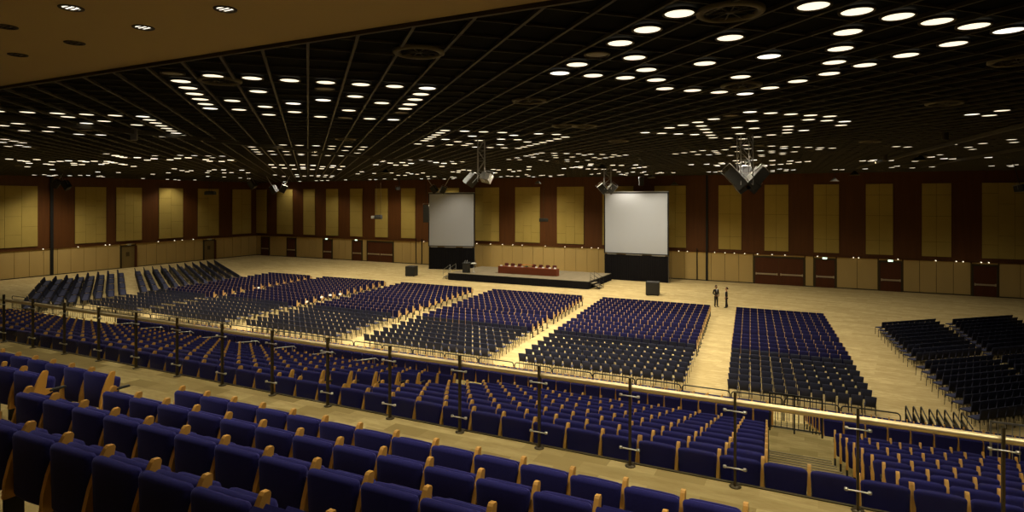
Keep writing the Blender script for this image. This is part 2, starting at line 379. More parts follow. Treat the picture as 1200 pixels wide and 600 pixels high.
# ------------------------------------------------------------------ seating tiers
ZT = 5.5                                             # carpeted walkway
XA, XB = -46.0, 11.0
UP = [(5.44, 5.5), (4.47, 5.77), (3.52, 6.04), (2.54, 6.31)]          # upper rows: y of the backs, floor
LO = [(8.2+.85*k, 4.843-.225*k) for k in range(9)]                     # lower tier
BL = [(19.4+.85*j, 1.92-.22*j) for j in range(7)]                      # bleacher below the cross aisle
prof = [(YR, 0), (YR, 8.5), (-3, 8.5)]
for y, z in [(-.4, 7.12), (.58, 6.85), (1.56, 6.58)]+[(b, c) for b, c in UP[::-1]]:
    prof += [(y-.13, prof[-1][1]), (y-.13, z)]
prof += [(7.98, ZT), (7.98, LO[0][1])]
for y, z in LO[1:]: prof += [(y-.13, prof[-1][1]), (y-.13, z)]
prof += [(15.85, LO[-1][1]), (15.85, 2.82), (17.95, 2.82), (17.95, BL[0][1])]
for y, z in BL[1:]: prof += [(y-.13, prof[-1][1]), (y-.13, z)]
prof += [(25.35, BL[-1][1]), (25.35, 0)]
struct(MB().prism(prof, XA, XB), 'floor_terrace', M['walk'])
struct(MB().box(XA, XB, 7.955, 8.0, ZT-.16, ZT+.012), 'trim_20', M['bronze'])
# stair aisles through the lower tier: half treads with pale nosings
def aisle_x(y): return (-.0707*y+.02, .98-.097*(y-8.2)-.04)
st = MB()
for k, (y, z) in enumerate(LO):
    a, b = aisle_x(y)
    if k > 0: st.box(a, b, y-.13, y+.28, z, z+.1125); st.box(a, b, y+.24, y+.285, z+.1125, z+.125, 1)
    st.box(a, b, y+.66, y+.705, z, z+.014, 1)
    if k > 0: st.box(-9.5, -8.0, y-.13, y+.28, z, z+.1125); st.box(-9.5, -8.0, y+.24, y+.285, z+.1125, z+.125, 1)
for y, z in BL:
    a, b = -1.15-.1*(y-19.4), .08-.1*(y-19.4); st.box(a, b, y-.13, y+.28, z, z+.11); st.box(a, b, y+.24, y+.285, z+.11, z+.122, 1)
for y, z in UP[1:]:
    st.box(-9.35, -7.95, y+.42, y+.84, z-.27, z-.135)
st.build('stair_tread', [M['walk'], M['deck']], bpy.data.objects['floor_terrace'])
# ---- the theatre seat
P = .525
def blade(x, t=.040):
    poly = [(-.05, .36), (-.038, .50), (-.005, .64), (.05, .79), (.108, .89), (.125, .906), (.165, .903), (.174, .885), (.162, .82), (.145, .70), (.135, .66), (.22, .645), (.225, .60), (.115, .57), (.085, .36)]
    return MB().prism(poly, x-t/2, x+t/2)
def arm_pad(x): return MB().pillow(.055, .22, .035, .014, nx=5, npf=2).xf(Matrix.Translation((x, .18, .625)) @ Matrix.Rotation(-pi/2, 4, 'X'))
def tleg(x): return MB().box(x-.018, x+.018, -.04, .09, .02, .36).box(x-.03, x+.03, -.10, .22, 0, .025).box(x-.02, x+.02, .05, .16, .30, .36)
def theatre_parts(both):
    w = .502
    pr = [('backrest', MB().pillow(w, .51, .085, .04, crown=.012, bend=.02, taper=.12, at=(0, .02, .375)), M['navy']),
          ('back_pad', MB().pillow(w-.05, .46, .085, .040, crown=.016, bend=.02, taper=.08, at=(0, .105, .405)), M['navy']),
          ('seat', MB().pillow(.44, .42, .10, .045, crown=.0, tilt=.16, at=(0, .20, .36)), M['navy'])]
    pr.append(('armrest', blade(P/2), M['oak'])); pr.append(('arm_pad', arm_pad(P/2), M['black'])); pr.append(('leg', tleg(P/2), M['black']))
    if both: pr.append(('armrest', blade(-P/2+.012), M['oak'])); pr.append(('arm_pad', arm_pad(-P/2+.012), M['black'])); pr.append(('leg', tleg(-P/2+.012), M['black']))
    return pr
def theatre_low(both):
    a = MB().pillow(.492, .51, .085, .04, nx=3, npf=2, taper=.13, at=(0, .02, .375)); a.join(MB().pillow(.44, .46, .075, .036, nx=3, npf=2, at=(0, .10, .405)))
    a.join(MB().pillow(.44, .42, .10, .045, nx=3, npf=2, tilt=.16, at=(0, .20, .36)))
    for x in ([P/2, -P/2+.012] if both else [P/2]):
        a.join(MB().prism([(.0, .36), (.045, .66), (.12, .895), (.13, .905), (.165, .902), (.172, .885), (.14, .68), (.085, .36)], x-.02, x+.02), mi=1)
        a.join(MB().box(x-.018, x+.018, -.04, .09, 0, .36), mi=2)
    return a
def make_proto(name, cat, parts):
    t = thing(name, 'x', cat, (0, 0, -50)); KIDS[t.name] = []
    for n, mb, m in parts: KIDS[t.name].append(mb.build(n, m, t))
    return t
class Kind:
    """places every seat of one kind; the nearest ones in view become things, the rest one mass"""
    def __init__(s, name, cat, group, limit=298): s.name, s.cat, s.group, s.limit = name, cat, group, limit; s.items = []
    def put(s, x, y, z, rz, var, label, seen=True, rank=0.): s.items.append((x, y, z, rz, var, label, seen, rank))
    def emit(s, protos, lows, mats, massname, masslabel, group=None):
        vis = [(it, project(it[0], it[1], it[2]+.7)) for it in s.items]
        ok = sorted([(p[2]+it[7], i) for i, (it, p) in enumerate(vis) if it[6] and p and -14 < p[0] < 1212 and project(it[0], it[1], it[2]+.88)[1] < 600], key=lambda q: q[0])
        top = set(i for _, i in ok[:s.limit])
        first = {}
        mass = MB()
        for i, it in enumerate(s.items):
            x, y, z, rz, var, label, seen, _ = it
            if i in top:
                pr = protos[var]; copy_tree(pr, (x, y, z), rz, label, s.group)
            elif seen is not None:
                mass.join(lows[var], Matrix.Translation((x, y, z)) @ Matrix.Rotation(rz, 4, 'Z'))
        for pr in protos:
            for c in KIDS[pr.name]: bpy.data.objects.remove(c)
            bpy.data.objects.remove(pr)
        if mass.v:
            me = mass.mesh(massname, mats); o = bpy.data.objects.new(massname, me); COL.objects.link(o)
            tag(o, masslabel, s.cat, None, 'stuff')
        print(s.name, len(s.items), 'things', len(top), 'mass verts', len(mass.v))
TS = Kind('theatre_seat', 'seat', 'blue theatre seats with wooden arms on the tiers')
UPN = ['row edging the carpeted walkway', 'second row up from the walkway', 'third row up from the walkway', 'fourth row up, lowest seats in view']
for r, (y, z) in enumerate(UP):
    x0 = [-7.9, -7.845, -7.75, -7.75][r]
    n = 0
    for i in range(22):
        x = x0+P*(i+.5)
        if x > 2.5: break
        TS.put(x, y, z, 0, 1 if i == 0 else 0, 'blue theatre seat, %s from the stairs, %s' % (nth(i+1), UPN[r]))
    xr = [-9.5, -9.36, -9.3, -9.3][r]
    for i in range(16):
        TS.put(xr-P*(i+.5), y, z, 0, 1 if i == 0 else 0, 'blue theatre seat, %s beyond the stairs, %s' % (nth(i+1), UPN[r]), seen=r < 2)
LON = ['']+['%s row below railing' % nth(k+1) for k in range(1, 9)]
for k, (y, z) in enumerate(LO):
    if k == 0:
        for i in range(-40, 24):
            x = -7.97+P*(i+.5)
            if x > 5.5: break
            TS.put(x, y, z, 0, 1 if i in (-4, 4, 11, 17) else 0, 'blue theatre seat, row hard against the glass railing, %s from the side wall end' % nth(i+41))
        continue
    xl, xr = -7.97, -.0707*y; p = (xr-xl)/14
    for i in range(14):
        TS.put(xl+p*(i+.5), y, z, 0, 1 if i == 0 else 0, 'blue theatre seat, centre tier block, %s, %s from the wide stairs' % (LON[k], nth(14-i)))
    x0 = .98-.097*(y-8.2)
    for i in range(11):
        x = x0+P*(i+.5)
        TS.put(x, y, z, 0, 1 if i == 0 else 0, 'blue theatre seat across the wide stairs, %s, %s from the stairs' % (LON[k], nth(i+1)))
    for i in range(46):
        TS.put(-9.6+.03*(y-8.2)-P*(i+.5), y, z, 0, 0, 'blue theatre seat, side wall tier block, %s, %s from its stairs' % (LON[k], nth(i+1)), rank=1.5)
for j, (y, z) in enumerate(BL):
    e0 = -1.19-.1*(y-19.4)
    for i in range(60):
        TS.put(e0-P*(i+.5), y, z, 0, 0, 'blue theatre seat, bleacher below the cross aisle', seen=False)
    for i in range(12):
        TS.put(.12-.11*(y-19.4)+P*(i+.5), y, z, 0, 1 if i == 0 else 0, 'blue theatre seat, bleacher below the cross aisle', seen=False)
TS.emit([make_proto('theatre_seat', 'seat', theatre_parts(False)), make_proto('theatre_seat', 'seat', theatre_parts(True))],
        [theatre_low(False), theatre_low(True)], [M['navy'], M['oak'], M['black']], 'theatre_seating', 'remaining blue theatre seats with wooden arms filling the far tiers and bleacher')
# ---- blue hall seats with wooden strips, on the floor
S = 9.0/8.7
def hall_parts(both, p=.50):
    pr = [('backrest', MB().pillow(p-.035, .50, .09, .03, nx=5, npf=2, crown=.015, taper=.04, at=(0, 0, .40)), M['navy2']),
          ('seat', MB().pillow(p-.07, .40, .10, .04, nx=5, npf=2, tilt=.25, at=(0, .12, .34)), M['navy2'])]
    for x in ([p/2, -p/2] if both else [p/2]):
        pr.append(('armrest', MB().prism([(-.03, .38), (-.01, .88), (.06, .90), (.09, .68), (.30, .66), (.31, .60), (.10, .56), (.06, .38)], x-.016, x+.016), M['oak2']))
        pr.append(('leg', MB().box(x-.02, x+.02, -.03, .07, .03, .38).box(x-.025, x+.025, -.12, .28, 0, .03), M['black']))
    return pr
def low_of(parts, order):
    a = MB()
    for n, mb, m in parts: a.join(mb, mi=order.index(m))
    return a
def hall_low(both, p=.50):
    a = MB().pillow(p-.035, .50, .09, .03, nx=3, npf=2, at=(0, 0, .40)).join(MB().box(-p/2+.04, p/2-.04, .08, .28, .34, .70))
    for x in ([p/2, -p/2] if both else [p/2]):
        a.join(MB().prism([(-.03, .38), (-.01, .88), (.06, .90), (.09, .68), (.30, .66), (.31, .60), (.06, .38)], x-.016, x+.016), mi=1).join(MB().box(x-.02, x+.02, -.03, .07, 0, .38), mi=2)
    return a
# floor blocks: name, x of the front ends, seats, skew per metre
FB = [('block nearest the people', -5.48, .38, 12), ('block facing larger screen', -15.95, -7.35, 17), ('block before the stage', -26.3, -17.7, 17),
      ('block before the lectern', -36.4, -28.4, 16), ('block second towards the side wall', -46.5, -38.4, 16), ('block closest to the side wall', -54.4, -48.2, 12)]
YF = 48.7
rows_blue = [YF-1.0*i for i in range(9)]+[YF-9.5-1.0*i for i in range(4)]          # front nine, a gap, rear four
rows_dark = [35.3-1.03*i for i in range(7)]
HS = Kind('hall_seat', 'seat', 'blue hall seats with wooden strips on the floor')
SC = Kind('stacking_chair', 'chair', 'dark stacking chairs on the floor')
for bi, (bn, xa, xb, n) in enumerate(FB):
    for ri, y in enumerate(rows_blue):
        dx = (YF-y)*.092; p = (xb-xa)/n
        for i in range(n):
            HS.put(xa+dx+p*(i+.5), y, 0, 0, 1 if i == 0 else 0, 'blue hall seat, %s row from stage, %s from open corner end, %s' % (nth(ri+1), nth(n-i), bn))
    for ri, y in enumerate(rows_dark):
        dx = (YF-y)*.092; p = (xb-xa)/n
        for i in range(n):
            SC.put(xa+dx+p*(i+.5), y, 0, 0, 0, 'dark stacking chair, %s dark row, %s from open corner end, %s' % (nth(ri+1), nth(n-i), bn))
HS.emit([make_proto('hall_seat', 'seat', hall_parts(False)), make_proto('hall_seat', 'seat', hall_parts(True))],
        [hall_low(False), hall_low(True)], [M['navy2'], M['oak2'], M['black']], 'hall_seating', 'remaining blue hall seats with wooden strips in the floor blocks towards the side wall')
# ---- dark stacking chairs
def chair_parts(w=.445):
    b = MB().pillow(w, .44, .045, .02, nx=5, npf=2, crown=.01, tilt=-.16, taper=.16, at=(0, 0, .46))
    pr = [('backrest', b, M['cloth']), ('seat', MB().pillow(w-.03, .42, .055, .025, nx=5, npf=2, at=(0, 0, 0)).xf(Matrix.Translation((0, .06, .455)) @ Matrix.Rotation(-pi/2, 4, 'X')), M['seatcloth'])]
    for sx in (-1, 1):
        x = sx*(w/2-.03)
        pr.append(('leg', MB().tube([(x, -.03, .0), (x, .0, .44), (x*.93, -.03, .62)], .012, 5), M['black']))
        pr.append(('leg', MB().tube([(x, .50, 0), (x, .47, .44)], .012, 5), M['black']))
    pr.append(('seat_frame', MB().tube([(-(w/2-.03), .02, .435), (w/2-.03, .02, .435), (w/2-.03, .47, .435), (-(w/2-.03), .47, .435)], .011, 4, closed=True), M['black']))
    return pr
def chair_low(w=.445):
    a = MB().pillow(w, .44, .045, .02, nx=3, npf=2, tilt=-.16, taper=.16, at=(0, 0, .46)).join(MB().box(-w/2+.02, w/2-.02, .06, .48, .44, .49), mi=1)
    for sx in (-1, 1):
        x = sx*(w/2-.03)
        a.join(MB().box(x-.011, x+.011, -.03, -.008, 0, .6), mi=2).join(MB().box(x-.011, x+.011, .47, .492, 0, .44), mi=2)
    return a
# angled blocks on the near-stage corner: rows turned 42 degrees
ux, uy = cos(R(42)), sin(R(42))
for bn, x0, y0, x1, y1, n, p, cnt in (('inner angled block', 3.72, 46.97, 5.55, 29.2, 10, .455, 19), ('outer angled block', 8.1, 50.4, 8.75, 34.0, 12, .455, 17)):
    for r in range(cnt):
        t = (r*1.0+(.75 if r > 9 else 0))/((cnt-1)+.75); bx, by = x0+(x1-x0)*t, y0+(y1-y0)*t
        for i in range(n):
            SC.put(bx+ux*p*(i+.5), by+uy*p*(i+.5), 0, R(42), 0, 'dark stacking chair, %s row from stage, %s from aisle end, %s' % (nth(r+1), nth(i+1), bn))
# far angled rows by the side wall, in four runs of nine
vx, vy = -cos(R(30.5)), sin(R(30.5))
for r in range(19):
    yn = 45.6-1.06*r-(.9 if r > 10 else 0)
    for sgm in range(4):
        for i in range(9):
            d = sgm*5.0+i*.48+.3
            SC.put(-55.2+vx*d, yn+vy*d, 0, -R(24 if r < 11 else 13), 0, 'dark stacking chair by the side wall', seen=False)
SC.emit([make_proto('stacking_chair', 'chair', chair_parts())], [chair_low()], [M['cloth'], M['seatcloth'], M['black']], 'stacking_seating', 'remaining dark stacking chairs standing in rows towards the side wall')
# ------------------------------------------------------------------ glass balustrade along the walkway
YR_ = 7.88
ba = thing('glass_balustrade', 'long glass balustrade with brass handrail edging the carpeted walkway', 'balustrade', (0, YR_, ZT))
hr = [(-46+2*i, .04, 1.015) for i in range(29)]
MB().tube(hr, .040, 14).build('handrail', M['brass'], ba)
px0 = -.9
xs = [px0+1.30*i for i in range(-30, 8)]
for x in xs:
    if x < XA or x > XB: continue
    p = MB().box(x-.014, x+.014, -.03, .02, 0, 1.16).build('post', M['bronze'], ba)
    MB().lathe([(0, 0), (.07, 0), (.07, .012), (.03, .02), (0, .02)], (x, 0, 0), 12).build('foot_plate', M['bronze'], p)
    for z in (.24, .93):
        br = MB().tube([(x-.11, -.035, z-.006), (x-.05, -.04, z), (x+.05, -.04, z), (x+.11, -.035, z-.006)], .009, 6)
        for s in (-1, 1): br.lathe([(0, -.014), (.022, -.014), (.024, 0), (.022, .014), (0, .014)], (x+s*.115, -.03, z), 8)
        br.build('glass_clamp', M['steel'], p)
for a, b in zip(xs, xs[1:]):
    if a < -22 or b > 6: continue
    MB().box(a+.05, b-.05, .004, .014, .06, .97).build('glass_panel', M['glass'], ba)
# ------------------------------------------------------------------ guard fences at the cross aisle
def guard(x0, x1, y, z, m, lab):
    t = thing('guard_fence', lab, 'fence', ((x0+x1)/2, y, z)); w = (x1-x0)/2
    MB().bar((-w, 0, 1.0), (w, 0, 1.0), .04, .04).build('top_rail', m, t); MB().bar((-w, 0, .12), (w, 0, .12), .03, .03).build('lower_rail', m, t)
    n = int(2*w/.13); bb = MB()
    for i in range(1, n): bb.bar((-w+2*w*i/n, 0, .12), (-w+2*w*i/n, 0, 1.0), .016, .016)
    bb.build('grille', m, t)
    for x in (-w, -.03, w): MB().bar((x, 0, 0), (x, 0, 1.02), .04, .04).build('post', m, t)
guard(-1.15, .1, 17.75, 2.82, M['black'], 'black barred guard gate across the foot of the wide stairs')
guard(3.6, 6.4, 17.75, 2.82, M['alu'], 'pale barred guard fence below the tier at the edge of view')
for i in range(8):
    x = -31.5+2.2*i
    t = thing('hand_rail', 'thin sloping steel handrail at the bleacher head, %s counted from the side wall' % nth(i+1), 'handrail', (x, 18.0, 1.92), 0, 'bleacher handrails')
    MB().tube([(0, 0, .75), (0, .1, .86), (.5, 1.25, .80), (.55, 1.35, .70)], .018, 6).build('rail', M['alu'], t)
    for yy, zz in ((.1, .86), (1.2, .80)): MB().tube([(.5*(yy-.1)/1.15, yy, 0 if yy < 1 else -.22), (.5*(yy-.1)/1.15, yy, zz)], .015, 6).build('post', M['alu'], t)
# ------------------------------------------------------------------ crowd barriers
def barrier_parts(L=1.92):
    w = L/2; fr = MB(); pts = []
    for i in range(5): a = R(90*i/4); pts.append((-w+.13-.13*cos(a), 0, 1.12-.13+.13*sin(a)))
    for i in range(5): a = R(90-90*i/4); pts.append((w-.13+.13*cos(a), 0, 1.12-.13+.13*sin(a)))
    fr.tube([(-w, 0, .12)]+pts+[(w, 0, .12)], .026, 6).tube([(-w, 0, .16), (w, 0, .16)], .016, 6).tube([(-w, 0, 0.86), (w, 0, 0.86)], .02, 6)
    gr = MB()
    for i in range(1, 11): gr.tube([(-w+L*i/11, 0, .16), (-w+L*i/11, 0, 0.86)], .013, 5)
    ft = lambda x: MB().tube([(x, -.28, .015), (x, -.20, .10), (x, .20, .10), (x, .28, .015)], .018, 6)
    return [('frame', fr, M['black']), ('grille', gr, M['black']), ('foot', ft(-w+.22), M['black']), ('foot', ft(w-.22), M['black'])]
bp = make_proto('crowd_barrier', 'barrier', barrier_parts())
for i in range(31):
    x = 1.75-1.98*i
    copy_tree(bp, (x, 26.5, 0), 0, 'black crowd barrier closing off the floor chairs, %s from the open corner' % nth(i+1), 'crowd barriers in a line behind the chairs')
for i in range(8):
    copy_tree(bp, (3.0+.25*i, 26.7+.07*(i % 3), 0), pi/2, 'black crowd barrier parked end-on in the corner, %s counted from the long line' % nth(i+1), 'crowd barriers parked side by side')
for c in KIDS[bp.name]: bpy.data.objects.remove(c)
bpy.data.objects.remove(bp)
# ------------------------------------------------------------------ ceiling downlights, read off the photo and seated in the grid's cells
NEAR = [(250.7,86.7),(298,89),(209.5,91.7),(218.3,100.5),(227,107.5),(235,113.7),(239.5,119.2),(245.7,123.7),(250.7,129,1),(272.5,115.5),(299,106),(281.7,130.5),(171,137.5,1),(179.5,141.5),(186,145),(192,149),(164,147),(139.5,136),(126,143),(109,136),(106,145,1),(84,138),(81,147),(71,134),(39,142.5),(36,132.5),(20,145),(4,130),(60,149.5),(5,148),(204,82.5,2),
(341,92.5),(382.5,95),(423,98.7),(462,100.7),(498.7,103.5,1),(491,110),(485,116.7),(478.7,122.7),(472.5,128),(467,132.5,2),(461,140.7,1),(434,139),(446.7,120.7),(415.5,112.5),(410,129.5),(405,137,2),(379,116,1),(381,103,2),(376,135.5),(343.7,119.5,1),(345,129.5),(345.7,133),(310.7,122.7),(315,132.5),(305.5,106.7),
(804,8),(766.7,25.7),(734,42.5,2),(706.7,56),(682.5,69,2),(663,79),(644,88,1),(677.5,91.7),(716.5,94.5),(748,95.7),(748,62),(760.7,76.7),(770.5,89),(781,99.7),(809,103.7),(840.5,107),(825.5,70.5),(858,40),(863.7,91),(895,102.7),(866.7,110,1),(899,63,1),(868.7,132.5,1),(889.5,133.7),(870.7,143),(848.7,137.5,2),(830.5,140.7),(811.5,144.5),(795,147.5),(815.7,148.5),(888.7,148.7),
(953,3.7),(996.7,9.2),(1043,15.7),(1079.5,23.7),(1120,30),(1151,35.7,1),(1095,50.5),(1043.7,64),(987.5,35),(974,55.7),(966.7,72),(998.7,75),(960,85.5),(924.5,94.2),(901,102),(911.7,135.5),(932.5,135.5),(930,141.5),(928,147),(953.7,137),(972.5,138),(990.7,140),(1009,141,1),(985.7,145),(1149,134,1),(1165,136),(1181.7,130.5)]
FAR = [(0,[40,335,80,335,165,350,215,352,255,357,360,340,460,355,490,350,350,375,400,380,440,385,550,388,235,397,265,403,640,350,670,372,670,387,740,352,735,372,770,385,835,360,900,355,940,383,1000,370,1010,355,1060,363,1100,370,1150,380,1185,385,510,432,330,483,385,478,430,488,470,490,520,487,570,483,640,487,740,485,825,484,895,452,890,494,945,490,1000,500,1060,502,1140,460,1030,278,1095,297,1140,308,1180,320,10,212,10,150,60,163,110,175,165,182,240,200,325,215,375,225,200,70,435,78,485,40,660,92,790,66,885,98,1145,47]),
(150,[110,17,285,5,335,32,380,55,430,77,470,100,295,112,195,300,135,320,35,325,225,343,285,332,395,322,445,342,510,318,430,290,555,293,710,297,675,335,720,352,765,320,845,355,840,302,880,315,925,340,960,357,35,400,265,475,350,460,430,423,500,440,550,450,600,440,770,443,830,433,920,433,900,460,1075,460,1105,437,1150,460,160,515,205,522,260,525,360,522,430,525,500,530,570,533,630,527,690,540,730,493,725,458,900,500,920,545,965,555,1000,550,1075,555,1110,515,990,460,1045,508,1120,200,1145,215,1170,245,1195,265]),
(300,[235,203,410,207,550,208,115,250,265,262,395,253,580,250,700,240,720,215,690,266,850,218,840,255,1010,218,1000,240,975,270,945,290,20,280,150,288,285,288,400,282,420,290,545,292,670,295,800,298,120,385,150,410,215,387,325,390,245,418,340,425,420,385,425,410,430,425,530,392,525,428,620,403,610,422,730,395,710,412,815,400,790,428,210,482,235,495,360,477,370,495,435,493,515,487,585,485,580,497,725,490,715,503,655,485,645,498,280,545,395,540,560,535,620,533,680,533,145,555,1010,450,975,470,885,520,865,528,990,522,1050,523,1100,520,1140,525,1180,518,1185,355,1145,383,1130,468]),
(450,[550,68,515,87,475,105,437,127,400,145,370,160,310,187,730,75,900,80,800,122,850,158,1060,150,1165,115,1100,190,1140,222,1005,220,870,213,775,190,740,207,665,172,595,203,455,200,555,148,1075,87,10,350,75,372,145,342,200,365,275,372,250,340,230,390,160,387,360,343,400,370,455,353,480,380,520,363,600,372,635,390,690,377,675,352,760,355,510,400,1160,332,105,462,195,460,125,484,240,470,185,484,280,475,340,462,60,532,110,520,340,510,380,517,410,495,440,515,640,452,690,440,730,435,700,457,610,500,660,517,680,505,735,520,560,520,770,437,485,495,1020,430,1120,433,1060,460,1185,430,1170,490,1095,497]),
(600,[10,113,70,140,185,102,345,107,510,117,435,133,365,152,295,170,240,185,180,200,125,215,70,225,155,165,275,270,390,275,395,298,400,318,195,313,225,280,180,290,140,300,55,318,70,335,265,343,360,347,500,280,605,283,660,292,720,283,550,312,550,335,545,353,640,353,760,320,740,338,790,328,850,320,900,313,925,293,965,305,1035,295,820,290,755,382,700,393,650,403,590,405,535,412,465,422,615,425,690,425,680,413,760,427,830,428,920,388,985,432,1080,390,1160,390,1160,413,1090,418,120,430,75,440,30,448,150,430,10,495,80,495,140,490,130,480,190,500,265,485,300,485,370,495,440,483,500,480,780,473,830,468,930,460,1000,453,980,475,1025,477,1080,465,1110,455,1080,483,1180,460,160,405,345,490]),
(750,[30,80,235,45,365,20,170,97,310,103,450,108,525,30,550,60,570,87,590,115,815,43,725,127,865,135,1110,32,980,88,985,135,1110,120,990,203,1100,205,1000,240,880,222,900,262,1105,257,785,237,600,257,685,250,705,270,720,285,500,268,425,278,340,282,540,290,630,292,825,300,915,310,1010,310,1105,303,1185,290,1195,212,510,383,580,383,660,390,710,370,725,393,790,375,935,375,1010,345,1085,370,1015,390,1180,348,1120,400,930,348,15,408,45,397,110,395,40,453,65,477,160,457,195,465,240,462,290,460,615,453,680,455,725,447,1170,393]),
(900,[230,17,200,50,195,80,345,57,45,102,675,0,25,212,120,213,105,235,100,252,95,268,90,285,185,272,230,220,325,222,300,258,430,228,415,245,525,230,5,290,40,350,40,368,35,385,110,380,195,350,190,372,270,360,350,357,5,440,65,427,50,450,125,430,120,443,190,432,245,433,640,428,690,430,850,348,950,342,920,352,910,423,1030,440,1160,408,1185,342,1190,212]),
(1050,[30,208,105,217,490,202,745,188,770,215,1030,152,1030,178,640,243,435,290,345,315,365,330,550,328,195,350,870,315,945,315,905,395,1010,393,1060,400,1120,383,380,405,135,415,20,395])]
lamps = {}
def cell_of(px, y):
    X, Y = at_z(px, y, ZC); p = Vector((X, Y))
    return p.dot(UA), p.dot(VA)
for l in NEAR:
    u, v = cell_of(l[0], l[1]); lamps[(round((u-U0)/PU-.5), round(v/PV-.5))] = l[2] if len(l) > 2 else 0
rl = random.Random(3)
for x0, arr in FAR:
    for a, b in zip(arr[::2], arr[1::2]):
        y = 145+b/8
        if y > 214.2: y = 214.2-rl.random()*.8
        u, v = cell_of(x0+a/8, y); c = (round((u-U0)/PU-.5), round(v/PV-.5))
        if c not in lamps: lamps[c] = rl.choices([0, 1, 2], [72, 22, 6])[0]
inside = []
for (cu, cv), kd in lamps.items():
    p = UA*(U0+(cu+.5)*PU)+VA*((cv+.5)*PV)
    if XL+.6 < p.x < XR-.6 and 7.6 < p.y < YB-.6: inside.append((p.length, p.x, p.y, cu, cv, kd))
inside.sort()
cu0 = min(i[3] for i in inside); cv0 = min(i[4] for i in inside)
ringmb = MB().lathe([(.205, .03), (.205, -.012), (.235, -.014), (.24, .0), (.235, .03)], seg=20)
lensmb = MB().lathe([(0, -.012), (.12, -.010), (.20, -.002), (.205, .01)], seg=20)
lens = {k: lensmb.mesh('lens', M[m]) for k, m in ((0, 'lw'), (1, 'lc'), (2, 'ld'))}
ring = ringmb.mesh('trim_ring', M['trimdark'])
mass = MB(); NLAMP = 296
for n, (d, x, y, cu, cv, kd) in enumerate(inside):
    if n < NLAMP:
        t = thing('ceiling_downlight', '%s ceiling downlight, %s grid lane from side wall corner, %s cell along' % (['warm lit', 'bright white', 'unlit'][kd], nth(cv-cv0+1), nth(cu-cu0+1)), 'ceiling light', (x, y, ZC), 0, 'round downlights set in the black ceiling grid')
        for nm, me in (('trim_ring', ring), ('lens', lens[kd])):
            o = bpy.data.objects.new(nm, me); COL.objects.link(o); o.parent = t
    else:
        mass.join(MB().lathe([(0, -.012), (.20, -.004), (.22, .02)], (x, y, ZC), 10), mi=kd)
me = mass.mesh('ceiling_downlight_field', [LW, LC, LD]); o = bpy.data.objects.new('ceiling_downlight_field', me); COL.objects.link(o)
tag(o, 'remaining small downlights far across the black ceiling', 'ceiling light', None, 'stuff')
print('lamps', len(inside))
# ring diffusers
for i, (px, y) in enumerate([(490.7, 61), (855.7, 13.7), (257.5, 94.5), (868.7, 100), (620, 118), (685, 147.5), (1107, 121), (1192, 71), (662, 147.2), (725, 165), (1020, 166), (405, 163)]):
    X, Y = at_z(px, y, ZC)
    t = thing('air_diffuser', ['large round air diffuser ring with spokes in the black ceiling, %s nearest the soffit' % nth(i+1)][0], 'air vent', (X, Y, ZC), 0, 'round ceiling diffusers')
    MB().lathe([(.36, .02), (.36, -.03), (.42, -.04), (.46, -.02), (.46, .02)], seg=28).build('rim', M['bar2'], t)
    sp = MB()
    for k in range(10): a = pi*k/5; sp.bar((.06*cos(a), .06*sin(a), -.005), (.36*cos(a), .36*sin(a), -.005), .012, .02)
    sp.lathe([(0, -.02), (.06, -.02), (.07, .02), (0, .02)], seg=12).build('grille', M['bar'], t)
# soffit downlights over the upper seats
SO = [(83.5, 9, 1), (7, 31, 0), (87.5, 50, 0), (21, 64, 0), (168, 32, 1), (264, 10.5, 1)]
sname = ['on the soffit, topmost of those towards the side wall', 'on the soffit, at the edge of view', 'on the soffit, mid one of the outer cluster', 'on the soffit, lowest one', 'on the soffit, second along towards the stage screens', 'on the soffit, furthest along towards the stage screens']
for (px, y, lit), sn in zip(SO, sname):
    X, Y = at_z(px, y, 11.42)
    t = thing('soffit_downlight', 'small recessed downlight %s' % sn, 'ceiling light', (X, Y, 11.42))
    MB().lathe([(.11, .04), (.11, -.012), (.14, -.014), (.145, .0)], seg=18).build('trim_ring', M['trimdark'], t)
    MB().lathe([(0, -.004), (.10, -.002), (.11, .01)], seg=18).build('lens', LC if lit else LD, t)
    gr = MB()
    for k in range(3): gr.bar((-.1, -.06+.06*k, -.012), (.1, -.06+.06*k, -.012), .008, .012)
    gr.build('louvre', M['trimdark'], t)
# ------------------------------------------------------------------ hung trusses and loudspeakers
def truss(px, d, ztop, zbot, w, label):
    Rr = (px-PX)/F*d; X, Y = Rr*cos(TH)-d*sin(TH), Rr*sin(TH)+d*cos(TH)
    t = thing('lighting_truss', label, 'truss', (X, Y, zbot), TH*.9); h = ztop-zbot
    for sx in (-1, 1):
        for sy in (-1, 1): MB().tube([(sx*w/2, sy*w/2, 0), (sx*w/2, sy*w/2, h)], .022, 6).build('chord', M['alu'], t)
    lt = MB(); n = max(3, int(h/.42))
    for i in range(n):
        a, b = h*i/n, h*(i+1)/n; s = 1 if i % 2 else -1
        for q in (-1, 1):
            lt.tube([(-s*w/2, q*w/2, a), (s*w/2, q*w/2, b)], .012, 5); lt.tube([(q*w/2, -s*w/2, a), (q*w/2, s*w/2, b)], .012, 5)
        lt.tube([(-w/2, -w/2, b), (w/2, -w/2, b), (w/2, w/2, b), (-w/2, w/2, b)], .010, 4, closed=True)
    lt.build('lattice', M['alu'], t)
    return X, Y
